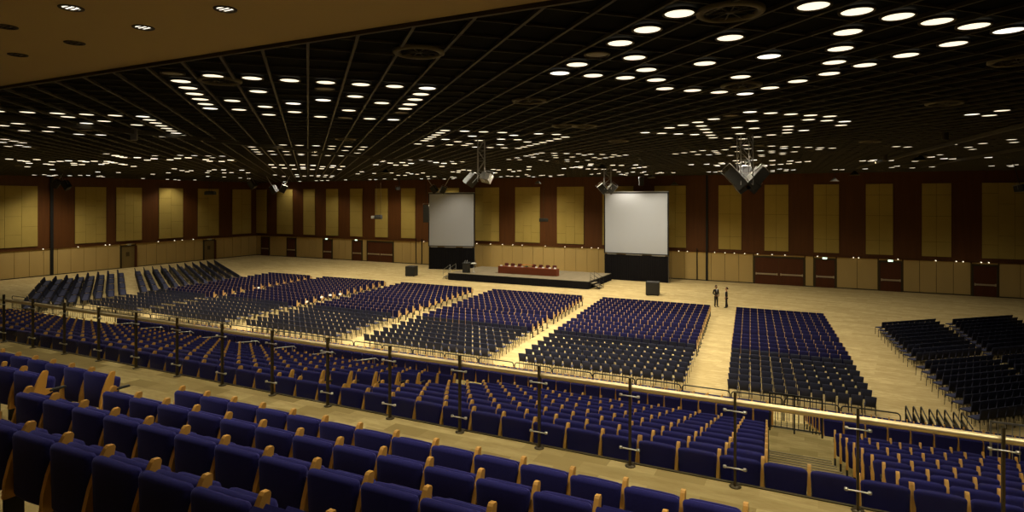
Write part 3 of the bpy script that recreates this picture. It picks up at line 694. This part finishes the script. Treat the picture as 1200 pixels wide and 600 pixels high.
def hung_box(X, Y, Z, w, h, d, yaw, pitch, m, label, roll=0.):
    t = thing('loudspeaker', label, 'loudspeaker', (X, Y, Z)); t.rotation_euler = (pitch, roll, yaw)
    b = MB(); poly = [(-d/2, -h/2), (d/2, -h*.42), (d/2, h*.42), (-d/2, h/2)]
    b.prism(poly, -w/2, w/2).build('cabinet', m, t)
    MB().box(-w/2+.02, w/2-.02, -d/2-.018, -d/2, -h/2+.03, h/2-.03).build('grille', M['grille'], t)
    br = MB().tube([(-w/2-.02, 0, -.05), (-w/2-.02, 0, h/2+.12), (w/2+.02, 0, h/2+.12), (w/2+.02, 0, -.05)], .015, 5)
    br.build('bracket', M['alu'], t)
    return t
def at_d(px, y, d): Rr = (px-PX)/F*d; return (Rr*cos(TH)-d*sin(TH), Rr*sin(TH)+d*cos(TH), CZ-(y-HY)*d/F)
truss(564, 27, ZC, at_d(564, 213, 27)[2], .30, 'silver lattice truss hanging above the lectern side screen')
x, y, z = at_d(552, 211.5, 27); hung_box(x, y, z, .40, .54, .38, TH+R(-60), R(-38), M['brownbox'], 'olive brown speaker tilted down beside the truss over the smaller screen', R(20))
x, y, z = at_d(570, 208, 27); hung_box(x, y, z, .46, .40, .34, TH+R(150), R(30), M['greybox'], 'pale grey speaker tilted down under the truss over the smaller screen', R(-12))
truss(873, 25, ZC, at_d(873, 217, 25)[2], .48, 'wide lattice truss carrying the big speaker cluster')
x, y, z = at_d(861.5, 208.5, 25); hung_box(x, y, z, .46, .95, .42, TH+R(-20), R(12), M['brownbox'], 'long olive brown speaker splayed to one side of the big cluster, nearer the screens', R(-42))
x, y, z = at_d(885.5, 208.5, 25); hung_box(x, y, z, .46, .95, .42, TH+R(20), R(12), M['brownbox'], 'long olive brown speaker splayed to one side of the big cluster, nearer the open corner', R(42))
x, y, z = at_d(873.5, 204.5, 25.8); hung_box(x, y, z, .40, .80, .30, TH+pi, R(0), M['white'], 'white backed speaker in the middle of the big cluster')
for px, yy, rr, lb in ((867.5, 217.5, -35, 'small speaker under the big cluster, nearer the screens'), (883, 217.5, 35, 'small speaker under the big cluster, nearer the open corner')):
    x, y, z = at_d(px, yy+1.5, 25); hung_box(x, y, z, .34, .44, .30, TH+R(rr*.4), R(20), M['speaker'], 'black '+lb, R(rr))
truss(712, 50, ZC, at_d(712, 222, 50)[2], .55, 'silver lattice truss hanging above the larger screen')
for px, rr, lb in ((706, -38, 'nearer the stage table'), (716.5, 38, 'nearer the open corner')):
    x, y, z = at_d(px, 221, 50); hung_box(x, y, z, .52, .80, .5, TH+R(rr*.3), R(15), M['greybox'], 'pale speaker of the pair over the larger screen, %s' % lb, R(rr))
for px, yy, d, rr, m, lb in ((509, 222, 70, -30, 'brownbox', 'dark speaker hung over the smaller screen, towards the corner'), (519, 222.5, 70, 25, 'greybox', 'pale topped speaker hung over the smaller screen, towards the stage'),
                             (296, 216, 60, -30, 'brownbox', 'olive speaker hung before the room corner, nearer the side wall'), (321, 222, 66, -25, 'speaker', 'dark speaker hung before the room corner, lower on the back wall side'),
                             (332, 221, 66, 25, 'greybox', 'grey speaker hung before the room corner, beside the dark one'), (66, 215, 60, 30, 'speaker', 'dark speaker hung high by the side wall partition jamb'),
                             (78, 217, 60, -30, 'speaker', 'dark speaker hung high by the side wall, beyond the jamb')):
    x, y, z = at_d(px, yy, d); t = hung_box(x, y, z, .6, .85, .5, TH+R(rr), R(15), M[m], lb, R(rr))
    MB().tube([(0, 0, .5), (0, 0, (ZC-z)/cos(R(15))*.98)], .03, 6).build('hanger', M['alu'], t)
x, y, z = at_d(499.5, 250, 76); t = hung_box(x, y, z, .7, 2.2, .7, TH, R(5), M['speaker'], 'tall black line speaker hung beside the smaller screen')
MB().tube([(0, 0, 1.1), (0, .2, 4.4)], .025, 6).build('hanger', M['black'], t)
x, y, z = at_d(751.5, 213, 60); t = hung_box(x, y, z, .45, .8, .4, TH, 0, M['speaker'], 'small dark speaker fixed high above the larger screen'); MB().tube([(0, 0, .4), (0, 0, ZC-z)], .025, 6).build('hanger', M['black'], t)
x, y, z = at_d(1196, 221, 40); t = hung_box(x, y, z, .7, .45, .5, TH+.5, R(-10), M['speaker'], 'black box speaker hung at the edge of view'); MB().box(-.4, .5, -.28, .28, .22, .26).build('lid', M['greybox'], t); MB().tube([(0, 0, .3), (0, .1, ZC-z)], .025, 6).build('hanger', M['black'], t)
x, y, z = at_d(466, 221, 70); t = hung_box(x, y, z, .5, .35, .4, TH+.6, 0, M['speaker'], 'small dark speaker on an angled arm high on the back wall'); MB().tube([(.2, 0, .1), (.2, 0, ZC-z)], .05, 6).build('hanger', M['black'], t)
# hung projectors
for px, yy, d, lb, w, rods in ((443.5, 254.5, 46, 'black projector hung on two long rods before the back wall', .50, (-.16, .16)), (637, 258, 52, 'grey projector hung on a thin rod above the stage', .75, (0,)), (246.5, 226.5, 50, 'dark projector hung from the ceiling by the side wall', .75, (-.1, .1))):
    x, y, z = at_d(px, yy, d); t = thing('projector', lb, 'projector', (x, y, z), TH)
    MB().box(-w/2, w/2, -.24, .24, -.13, .13).box(-w/2+.05, w/2-.05, -.20, .20, .13, .17).build('body', M['speaker'] if px < 500 else M['brownbox'], t)
    MB().tube([(-w*.2, .22, 0), (-w*.2, .33, 0)], .07, 10).build('lens', M['black'], t)
    if px == 443.5: MB().box(-w/2-.28, -w/2-.02, -.10, .10, -.10, .10).build('lens_housing', M['greybox'], t)
    for rx in rods: MB().tube([(rx, 0, .13), (rx, 0, ZC-z)], .018, 6).build('rod', M['bronze'], t)
    MB().box(-w/2+.02, w/2-.02, -.26, -.24, -.06, .08).build('back_panel', M['grille'], t)
# small cylinders and spot fixtures under the ceiling
for px, y0, y1, d, lb in ((157.2, 151.5, 164.5, 22.8, 'pale cylindrical fixture hanging under the ceiling by the side wall lamps'), (1107.5, 155, 164, 24, 'slim cylindrical fixture hanging by the ceiling track, nearer the camera'), (1037.5, 180, 188, 36, 'slim cylindrical fixture hanging by the ceiling track, farther along')):
    x, y, zt = at_d(px, y0, d); zb = at_d(px, y1, d)[2]
    t = thing('pendant_cylinder', lb, 'hanging fixture', (x, y, zb)); h = zt-zb
    MB().lathe([(0, 0), (.10, 0), (.12, .03), (.12, h-.03), (.10, h), (0, h)], seg=14).build('body', M['greybox'] if px < 900 else M['brownbox'], t)
    MB().tube([(0, 0, h), (0, 0, ZC-zb)], .015, 6).build('stem', M['black'], t)
for i, (px, yy, d) in enumerate([(763, 207, 62), (790.5, 215.5, 64), (630.5, 214, 68), (1001.5, 203.5, 50), (978, 211, 56), (705.5, 196, 44), (452, 201, 55), (1078, 186, 36)]):
    x, y, z = at_d(px, yy, d)
    t = thing('ceiling_spotlight', 'small wide hooded ceiling fixture, %s' % ['above the open side of the larger screen', 'over the larger screen corner, lower one', 'high above the stage table', 'glowing yellow near the open corner', 'dark one beside the yellow one', 'long yellow one by the larger screen truss', 'yellow one before the narrow wall panels', 'long one under the ceiling track'][i], 'spotlight', (x, y, z), TH)
    MB().lathe([(.42, -.10), (.40, -.12), (.16, .12), (.10, .20), (0, .20)], seg=14).build('hood', M['bar2'] if i not in (4,) else M['greybox'], t)
    MB().tube([(0, 0, .2), (0, 0, ZC-z)], .02, 6).build('stem', M['bar'], t)
    MB().lathe([(0, -.08), (.30, -.085), (.38, -.10)], seg=14).build('lens', M['ld'], t)
# ------------------------------------------------------------------ stage
SX0, SX1, SY0, SY1, SZ = -36.8, -20.4, 57.9, 65.5, .77
t = thing('stage', 'low black skirted stage with a grey beige deck', 'stage', ((SX0+SX1)/2, SY0, 0))
cx = (SX0+SX1)/2; w = (SX1-SX0)/2
sk = MB().box(-w, w, 0, SY1-SY0, 0, SZ-.06); n = 90
for i in range(n):
    x = -w+2*w*(i+.5)/n; sk.box(x-.05, x+.05, -.03, 0, 0, SZ-.07)
for i in range(40):
    y = (SY1-SY0)*(i+.5)/40; sk.box(w, w+.03, y-.05, y+.05, 0, SZ-.07)
sk.build('skirt', M['drape'], t)
dk = MB(); nx, ny = 7, 6
for i in range(nx):
    for j in range(ny): dk.box(-w+2*w*i/nx+.015, -w+2*w*(i+1)/nx-.015, (SY1-SY0)*j/ny+.015, (SY1-SY0)*(j+1)/ny-.015, SZ-.06, SZ)
dk.build('deck', M['deck'], t)
MB().box(-w-.02, w+.02, -.035, -.01, SZ-.07, SZ+.005).box(w+.01, w+.035, 0, SY1-SY0, SZ-.07, SZ+.005).build('edge_trim', M['black'], t)
def steps(x, y, sgn, lab):
    t = thing('stage_steps', lab, 'steps', (x, y, 0))
    for k, (a, z) in enumerate(((0, .58), (.32, .38), (.64, .19))):
        x0, x1 = sorted((sgn*a, sgn*(a+.32))); MB().box(x0, x1, -.6, .6, z-.05, z).build('tread', M['deck'], t)
    fr = MB()
    for yy in (-.6, .6): fr.bar((0, yy, .55), (sgn*.98, yy, .12), .04, .08); fr.bar((sgn*.96, yy, 0), (sgn*.96, yy, .16), .04, .04); fr.bar((sgn*.03, yy, 0), (sgn*.03, yy, .55), .04, .04)
    fr.build('frame', M['black' if sgn > 0 else 'alu'], t)
    for yy in (-.6, .6): MB().tube([(0, yy, .5), (0, yy, 1.62), (sgn*.95, yy, 1.02), (sgn*.95, yy, .1)], .022, 6).tube([(0, yy, 1.15), (sgn*.95, yy, .6)], .016, 6).build('hand_rail', M['black' if sgn > 0 else 'alu'], t)
steps(SX1+.05, 59.0, 1, 'black stage steps with sloping handrails by the larger screen')
steps(SX0-.05, 59.0, -1, 'silver stage steps below the smaller screen')
# table, chairs, cards, flowers
TX0, TX1, TY = -31.8, -24.8, 60.3
t = thing('speakers_table', 'long speakers table under a maroon cloth on the stage', 'table', ((TX0+TX1)/2, TY, SZ)); w = (TX1-TX0)/2
sk = MB().box(-w, w, 0, .75, 0, .72); n = 56
for i in range(n): x = -w+2*w*(i+.5)/n; sk.box(x-.035, x+.035, -.02, 0, .01, .70)
sk.build('table_skirt', M['skirt'], t)
tp = MB().pillow(2*w+.06, .80, .04, .015, nx=5, npf=2).xf(Matrix.Translation((0, -.02, .74)) @ Matrix.Rotation(-pi/2, 4, 'X')); tp.build('tabletop', M['skirt'], t)
def meeting_parts():
    pr = [('backrest', MB().pillow(.50, .50, .07, .03, nx=5, npf=2, crown=.03, at=(0, .24, .50)), M['red']), ('seat', MB().pillow(.48, .46, .08, .03, nx=5, npf=2).xf(Matrix.Translation((0, -.24, .46)) @ Matrix.Rotation(-pi/2, 4, 'X')), M['red'])]
    for sx in (-1, 1):
        for yy in (-.2, .22): pr.append(('leg', MB().tube([(sx*.22, yy, 0), (sx*.2, yy*.95, .44)], .018, 6), M['black']))
        pr.append(('armrest', MB().tube([(sx*.26, .22, .5), (sx*.27, .2, .66), (sx*.27, -.15, .66), (sx*.24, -.18, .46)], .018, 6), M['black']))
    return pr
mp_ = make_proto('meeting_chair', 'chair', meeting_parts())
for i, px in enumerate((592.7, 600, 608.2, 624.7, 632.8, 641, 649)):
    copy_tree(mp_, (x_on(px, TY+1.25), TY+1.25, SZ), 0, 'dark red meeting chair behind the maroon table, %s from the lectern' % nth(i+1), 'meeting chairs behind the stage table')
for c in KIDS[mp_.name]: bpy.data.objects.remove(c)
bpy.data.objects.remove(mp_)
for i, px in enumerate((587.5, 597, 604.3, 612, 628.5, 636.5, 644.5, 650.5)):
    o = MB().prism([(-.05, 0), (0, .13), (.05, 0)], -.13, .13).build('name_card', M['card'], None, (x_on(px, TY+.3), TY+.3, SZ+.762)); tag(o, 'blank white folded card on the maroon table, %s from the lectern' % nth(i+1), 'card', 'white cards on the stage table')
t = thing('flower_arrangement', 'low spread of orange flowers on the maroon table', 'flowers', (x_on(617, TY+.35), TY+.35, SZ+.762)); rf = random.Random(5)
MB().lathe([(0, 0), (.16, 0), (.2, .08), (.17, .1), (0, .1)], seg=14).build('bowl', M['black'], t)
lf = MB()
for k in range(40):
    a = rf.random()*2*pi; r_ = rf.random()*.45; p = Vector((r_*cos(a)*1.3, r_*sin(a)*.5, .1+.12*(1-r_))); q = p+Vector((cos(a)*.14, sin(a)*.06, -.03)); n_ = Vector((-sin(a), cos(a), .3))*.03
    lf.add([p-n_, p+Vector((0, 0, .02)), q, p+n_], [(0, 1, 2), (1, 3, 2)])
lf.build('foliage', M['leaf'], t)
for k in range(22):
    a = rf.random()*2*pi; r_ = rf.random()**.6*.5; c = (r_*cos(a)*1.5, r_*sin(a)*.5, .13+.16*(1-r_))
    bl = MB()
    for q in range(6):
        b = q*pi/3; bl.add([c, (c[0]+.07*cos(b-.4), c[1]+.07*sin(b-.4), c[2]+.02), (c[0]+.12*cos(b), c[1]+.12*sin(b), c[2]+.035), (c[0]+.07*cos(b+.4), c[1]+.07*sin(b+.4), c[2]+.02)], [(0, 1, 2, 3)])
    bl.lathe([(0, .0), (.03, .01), (.02, .03), (0, .035)], c, 8); bl.build('blossom', M['orange'], t)
# lectern and side stand
lx = x_on(546.5, 59); t = thing('lectern', 'black lectern with thin microphones on the stage end', 'lectern', (lx, 59, SZ), R(180)); 
MB().prism([(-.25, 0), (.25, 0), (.25, 1.0), (-.25, 1.14)], -.36, .36).build('body', M['speaker'], t)
MB().xf(Matrix()).bar((0, -.30, 1.15), (0, .28, 1.03), .82, .04).build('reading_top', M['black'], t)
for sx in (-.18, .1): MB().tube([(sx, .2, 1.05), (sx, .22, 1.25), (sx*.8, .05, 1.36)], .008, 5).tube([(sx*.8, .06, 1.355), (sx*.8, .0, 1.375)], .016, 6).build('microphone', M['steel'], t)
t = thing('side_stand', 'pale side stand holding papers beside the lectern', 'stand', (x_on(555, 59.4), 59.4, SZ))
MB().lathe([(0, 0), (.24, 0), (.24, .02), (.03, .05), (.03, .95), (0, .95)], seg=14).build('column', M['alu'], t)
MB().box(-.34, .34, -.22, .22, .95, .99).build('top', M['greybox'], t)
tag(MB().box(-.26, .26, -.16, .16, 0, .05).box(-.20, .22, -.12, .14, .05, .09).build('paper_pile', M['card'], None, (x_on(555, 59.4), 59.4, SZ+.992)), 'white papers lying on the stand by the lectern', 'papers')
# projection screens
def screen(a, b, zt, zm, label):
    a, b = Vector(a), Vector(b); c = (a+b)/2; d = b-a; t = thing('projection_screen', label, 'screen', (c.x, c.y, 0), atan2(d.y, d.x)); w = d.length/2
    MB().box(-w+.12, w-.12, -.03, .0, zm+.12, zt-.12).build('screen_surface', M['white'], t)
    MB().box(-w, -w+.12, -.06, .04, zm, zt).box(w-.12, w, -.06, .04, zm, zt).box(-w, w, -.06, .04, zt-.12, zt).box(-w, w, -.06, .04, zm, zm+.12).box(-w+.12, w-.12, .005, .03, zm+.12, zt-.12).build('frame', M['black'], t)
    MB().bar((-w, 0, zt+.05), (w, 0, zt+.05), .09, .1).build('top_rail', M['alu'], t)
    sk = MB(); n = int(2*w/.18); v = []
    for i in range(n*4+1):
        x = -w+.05+(2*w-.1)*i/(n*4); yy = -.02+.05*sin(i*pi/2); v += [(x, yy, .03), (x, yy, zm-.05)]
    sk.add(v, [(2*i, 2*i+2, 2*i+3, 2*i+1) for i in range(n*4)], 0, True); sk.build('drape', M['drape'], t)
    MB().box(-w*.9, -w*.6, -.07, -.06, zm-.1, zm+.02).box(-w*.3, w*.2, -.07, -.06, zm-.1, zm+.01).box(w*.5, w*.9, -.07, -.06, zm-.1, zm+.02).build('lower_rail', M['alu'], t)
    for x in (-w+.05, w-.05):
        l = MB().bar((x, .12, 0), (x, .12, zt), .06, .06).bar((x, .12, 1.6), (x, 1.2, 0.03), .05, .05).bar((x, -.4, .03), (x, 1.2, .03), .05, .06); l.build('leg', M['alu'], t)
screen((-44.6, 65.5), (-38.7, 67.1), 9.72, 2.92, 'smaller white projection screen on a black skirted frame by the lectern')
screen((-21.45, 66.2), (-14.25, 66.05), 9.72, 2.92, 'larger white projection screen on a black skirted frame by the stage steps')
# subwoofers on the floor
for px, Y, rz, lb, s in ((482.3, 58.9, R(12), 'black cubic subwoofer on the floor before the smaller screen', 1.12), (765, 57.4, R(8), 'black cubic subwoofer on the floor before the larger screen', 1.2)):
    t = thing('subwoofer', lb, 'loudspeaker', (x_on(px, Y), Y, 0), rz); h = s*.5
    MB().box(-h, h, -h+.04, h, .04, s*1.02).build('cabinet', M['speaker'], t)
    MB().box(-h+.05, h-.05, -h, -h+.04, .10, s*.97).build('grille', M['grille'], t)
    for sx in (-1, 1):
        for sy in (-1, 1): MB().lathe([(0, 0), (.05, 0), (.05, .04), (0, .04)], (sx*(h-.12), sy*(h-.14), 0), 8).build('foot', M['black'], t)
        MB().box(sx*h-.015, sx*h+.015, -.12, .12, s*.6, s*.68).build('handle', M['black'], t)
# pens, papers left on floor seats: small white sheets
for i, (px, y) in enumerate([(359.5, 354), (377, 348.5), (387, 346), (398.5, 345), (303, 337.5)]):
    X, Y = at_z(px, y, .78)
    o = MB().box(-.11, .11, -.08, .08, 0, .015).build('paper_sheet', M['card'], None, (X, Y, .80)); o.rotation_euler = (R(55), 0, R(20*i))
    tag(o, 'white sheet left on a blue hall seat, %s from the stage side' % nth(5-i), 'paper', 'white sheets left on hall seats')
# ------------------------------------------------------------------ people
def skin_mesh(name, pts, edges, rad, m, parent=None, sub=2, root=0):
    me = bpy.data.meshes.new(name); me.from_pydata([Vector(p) for p in pts], edges, []); o = bpy.data.objects.new(name, me); COL.objects.link(o)
    md = o.modifiers.new('skin', 'SKIN'); md.use_smooth_shade = True
    for i, r in enumerate(rad):
        sv = me.skin_vertices[0].data[i]; sv.radius = (r, r) if not isinstance(r, tuple) else r; sv.use_root = (i == root)
    s2 = o.modifiers.new('sub', 'SUBSURF'); s2.levels = sub; s2.render_levels = sub
    dg = bpy.context.evaluated_depsgraph_get(); ev = o.evaluated_get(dg); m2 = bpy.data.meshes.new_from_object(ev); o.modifiers.clear(); o.data = m2; m2.materials.clear(); m2.materials.append(m)
    for p in m2.polygons: p.use_smooth = True; p.material_index = 0
    if parent: o.parent = parent
    return o
class Sk:
    def __init__(s): s.p = []; s.e = []; s.r = []
    def v(s, p, r, fr=None):
        s.p.append(p); s.r.append(r); i = len(s.p)-1
        if fr is not None: s.e.append((fr, i))
        return i
    def chain(s, fr, pts):
        for p, r in pts: fr = s.v(p, r, fr)
        return fr
def hand(sk, wrist_i, w, d, side, up):
    """palm and five curled fingers from wrist point w, forearm direction d, side vector towards the thumb"""
    d, side = Vector(d).normalized(), Vector(side).normalized(); nrm = d.cross(side)*up; w = Vector(w)
    pm = sk.v(w+d*.045, (.030, .018), wrist_i); kn = sk.v(w+d*.085, (.034, .016), pm)
    for k, (off, L) in enumerate(((.030, .072), (.010, .080), (-.010, .074), (-.029, .058))):
        b = w+d*.092+side*off; sk.chain(kn, [(b, .0095), (b+d*L*.45+nrm*L*.12, .0088), (b+d*L*.75+nrm*L*.42, .0080), (b+d*L*.82+nrm*L*.72, .0068)])
    b = w+d*.035+side*.030; sk.chain(pm, [(b, .0115), (b+side*.022+d*.025+nrm*.008, .0105), (b+side*.030+d*.055+nrm*.02, .0085)])
def person(name, label, loc, rz, H, female):
    t = thing(name, label, 'person', loc, rz); k = H/1.80; V = lambda x, y, z: Vector((x*k, y*k, z*k))
    sh = .185 if not female else .158; hipw = .085 if not female else .09; st = .07 if not female else .09
    s = Sk(); pel = s.v(V(0, 0, .95), (.125*k, .10*k))
    bl = s.chain(pel, [(V(0, .0, 1.08), (.115*k if not female else .098*k, .088*k)), (V(0, .005, 1.24), (.125*k if not female else .110*k, .098*k)), (V(0, -.005, 1.40), (.115*k, .085*k))])
    nk = s.chain(bl, [(V(0, .0, 1.49), .052*k), (V(0, .012, 1.56), .05*k)])
    hd = s.chain(nk, [(V(0, .025, 1.63), (.068*k, .078*k)), (V(0, .022, 1.70), (.074*k, .090*k)), (V(0, .012, 1.76), (.060*k, .072*k))])
    nose = s.chain(hd-1, [(V(0, .118, 1.672), .014*k)])
    for sx in (-1, 1): s.chain(hd-1, [(V(sx*.078, .015, 1.682), (.010*k, .018*k))])
    feet = []
    legs = {}
    for sx, fy in ((-1, .03), (1, -.05 if female else -.02)):
        a = s.chain(pel, [(V(sx*hipw, 0, .86), .082*k), (V(sx*(hipw+.01), fy*.4+.01, .50), .056*k), (V(sx*(hipw+.012), fy*.7, .30), .050*k), (V(sx*(hipw+.015), fy-.02, .09), .036*k), (V(sx*(hipw+.02), fy+.03, .045), .036*k), (V(sx*(hipw+.03), fy+.15, .032), .03*k)])
        legs[sx] = fy
    arms = {}
    for sx in (-1, 1):
        if female: el, wr = V(sx*(sh+.06), -.05, 1.12), V(sx*(sh+.045), .07, .90)
        else: el, wr = V(sx*(sh+.07), -.05, 1.12), V(sx*.115, .185, 1.0)
        a = s.chain(bl, [(V(sx*sh, -.01, 1.41), .058*k), ((V(sx*sh, -.01, 1.41)+el)/2, .045*k), (el, .040*k), ((el+wr)/2, .036*k), (wr, .026*k)])
        arms[sx] = (V(sx*sh, -.01, 1.41), el, wr)
        hand(s, a, wr, wr-el, Vector((-sx*.5, .2, .85)), sx)
    skin_mesh('body', s.p, s.e, s.r, M['skin2' if female else 'skin1'], t)
    # jacket
    J = Sk(); jm = M['suit2' if female else 'suit']
    hem = J.v(V(0, .0, .86 if not female else .94), (.165*k if not female else .142*k, .125*k)); 
    c = J.chain(hem, [(V(0, 0, 1.0), (.150*k if not female else .125*k, .115*k)), (V(0, .005, 1.15), (.145*k if not female else .115*k, .110*k)), (V(0, .01, 1.30), (.155*k if not female else .13*k, .115*k)), (V(0, -.005, 1.42), (.13*k if not female else .115*k, .095*k)), (V(0, -.005, 1.47), (.075*k, .068*k))])
    for sx in (-1, 1):
        a, el, wr = arms[sx]; J.chain(c-1, [(a+V(sx*.005, 0, .005), .074*k), ((a+el)/2, .062*k), (el, .055*k), ((el+wr)/2, .050*k), (wr-(wr-el).normalized()*.02, .043*k)])
    skin_mesh('jacket', J.p, J.e, J.r, jm, t)
    # shirt front, trousers, shoes, hair, eyes, mouth
    sf = MB().add([V(-.05, .118, 1.47), V(.05, .118, 1.47), V(.012, .142, 1.18), V(-.012, .142, 1.18), V(-.05, .09, 1.50), V(.05, .09, 1.50)], [(0, 1, 2, 3), (4, 5, 1, 0)])
    sf.v = [tuple(q) for q in sf.v]; sb = sf.build('shirt', M['shirt'], t); mo = sb.modifiers.new('thick', 'SOLIDIFY'); mo.thickness = .02
    if not female: MB().prism([(.146*k, 1.16*k), (.150*k, 1.28*k), (.128*k, 1.46*k), (.112*k, 1.47*k), (.130*k, 1.28*k)], -.018, .018).build('necktie', M['suit2'], t)
    T_ = Sk(); w0 = T_.v(V(0, 0, .97), (.140*k, .115*k))
    for sx in (-1, 1):
        fy = legs[sx]; T_.chain(w0, [(V(sx*hipw, 0, .85), .098*k), (V(sx*(hipw+.01), fy*.4+.01, .50), .074*k if not female else .076*k), (V(sx*(hipw+.012), fy*.7, .28), .068*k if not female else .088*k), (V(sx*(hipw+.015), fy-.01, .07), .066*k if not female else .112*k)])
    skin_mesh('trousers', T_.p, T_.e, T_.r, jm, t)
    for sx in (-1, 1):
        fy = legs[sx]; S_ = Sk(); a = S_.v(V(sx*(hipw+.015), fy-.05, .05), (.046*k, .045*k)); S_.chain(a, [(V(sx*(hipw+.02), fy+.05, .048), (.044*k, .042*k)), (V(sx*(hipw+.03), fy+.16, .036), (.042*k, .030*k)), (V(sx*(hipw+.033), fy+.21, .030), (.03*k, .022*k))]); skin_mesh('shoe', S_.p, S_.e, S_.r, M['shoe'], t)
    Hh = Sk(); a = Hh.v(V(0, -.045, 1.70), (.082*k, .072*k) if not female else (.088*k, .080*k)); b_ = Hh.chain(a, [(V(0, -.02, 1.775), (.074*k, .070*k)), (V(0, .055, 1.785), (.052*k, .040*k))])
    if female: Hh.chain(a, [(V(0, -.115, 1.68), .055*k), (V(0, -.15, 1.64), .045*k)])
    else: Hh.chain(a, [(V(0, -.055, 1.63), (.066*k, .045*k))])
    skin_mesh('hair', Hh.p, Hh.e, Hh.r, M['hair2' if female else 'hair1'], t)
    for sx in (-1, 1):
        MB().lathe([(0, -.011), (.008, -.008), (.011, 0), (.008, .008), (0, .011)], tuple(V(sx*.031, .102, 1.705)), 10).build('eye', M['card'], t)
        MB().lathe([(0, -.006), (.004, -.005), (.006, 0), (.004, .005), (0, .006)], tuple(V(sx*.031, .109, 1.705)), 8).build('pupil', M['hair1'], t)
    MB().tube([V(-.024, .098, 1.632), V(0, .106, 1.629), V(.024, .098, 1.632)], [.004, .007, .004], 6).build('lips', M['red'], t)
    return t
person('person', 'standing person in a dark grey suit with pale shirt and tie, hands held in front', (-7.58, 53.3, 0), R(-138), 1.81, False)
person('person', 'standing person in black jacket and wide trousers with dark tied hair', (-6.75, 53.2, 0), R(98), 1.69, True)
# ------------------------------------------------------------------ light: one spot per little cluster of lit downlights, others added over upper seats
cl = {}
for d, x, y, cu, cv, kd in inside:
    if kd == 2: continue
    k = (round(x/4.0), round(y/4.0)); c = cl.setdefault(k, [0, 0, 0]); w_ = 1.0 if kd == 0 else 1.5; c[0] += x*w_; c[1] += y*w_; c[2] += w_
def spot(x, y, z, e, size, col, blend=.7, rad=.25):
    l = bpy.data.lights.new('lamp', 'SPOT'); l.energy = e; l.spot_size = size; l.spot_blend = blend; l.shadow_soft_size = rad; l.color = col
    o = bpy.data.objects.new('lamp_light', l); COL.objects.link(o); o.location = (x, y, z); return o
WARM = (1, .90, .70)
E1 = 385.0
def dim(x, y):
    """made-up weight on spot energy, shaping brightness by place: full over the floor before the stage, low over the tiers and the open corner"""
    sm = lambda a, b, t: max(0, min(1, (t-a)/(b-a)))
    a = 1-.70*sm(-17, -2, x)
    b = .40+.60*sm(18, 38, y)
    c = 1-.45*sm(48, 68, -x)
    d_ = 1-.82*max(0, min(1, (-7-x)/5))*max(0, min(1, (24-y)/8))
    return a*b*c*d_*(1-.2*sm(60, 67, y))
for c in cl.values():
    x, y = c[0]/c[2], c[1]/c[2]
    spot(x, y, ZC-.08, E1*c[2]*dim(x, y), R(128), WARM)
E2 = 215.0
for px, y, lit in SO:
    X, Y = at_z(px, y, 11.42)
    spot(X, Y, 11.38, E2*.4, R(120), WARM)
for X in (-18, -14, -9, -6, -3, 0, 3):  # bare spots added along the soffit, no fittings, to brighten upper seats and walkway
    for Y, q in ((3.0, .22), (4.9, 1.0), (6.5, 1.15)): spot(X, Y, 11.38, E2*1.1*q*((0 if Y < 5 else .75) if X < -12 else .5 if X < -8 else .8 if X < -5 else 1.1)+.01, R(120), WARM)
w = bpy.data.worlds.new('world'); sc.world = w; w.use_nodes = True; w.node_tree.nodes['Background'].inputs[0].default_value = (0, 0, 0, 1); w.node_tree.nodes['Background'].inputs[1].default_value = 0
vs = sc.view_settings; vs.view_transform = 'Standard'; vs.look = 'None'; vs.gamma = 1; vs.use_curve_mapping = False; vs.exposure = 0.0
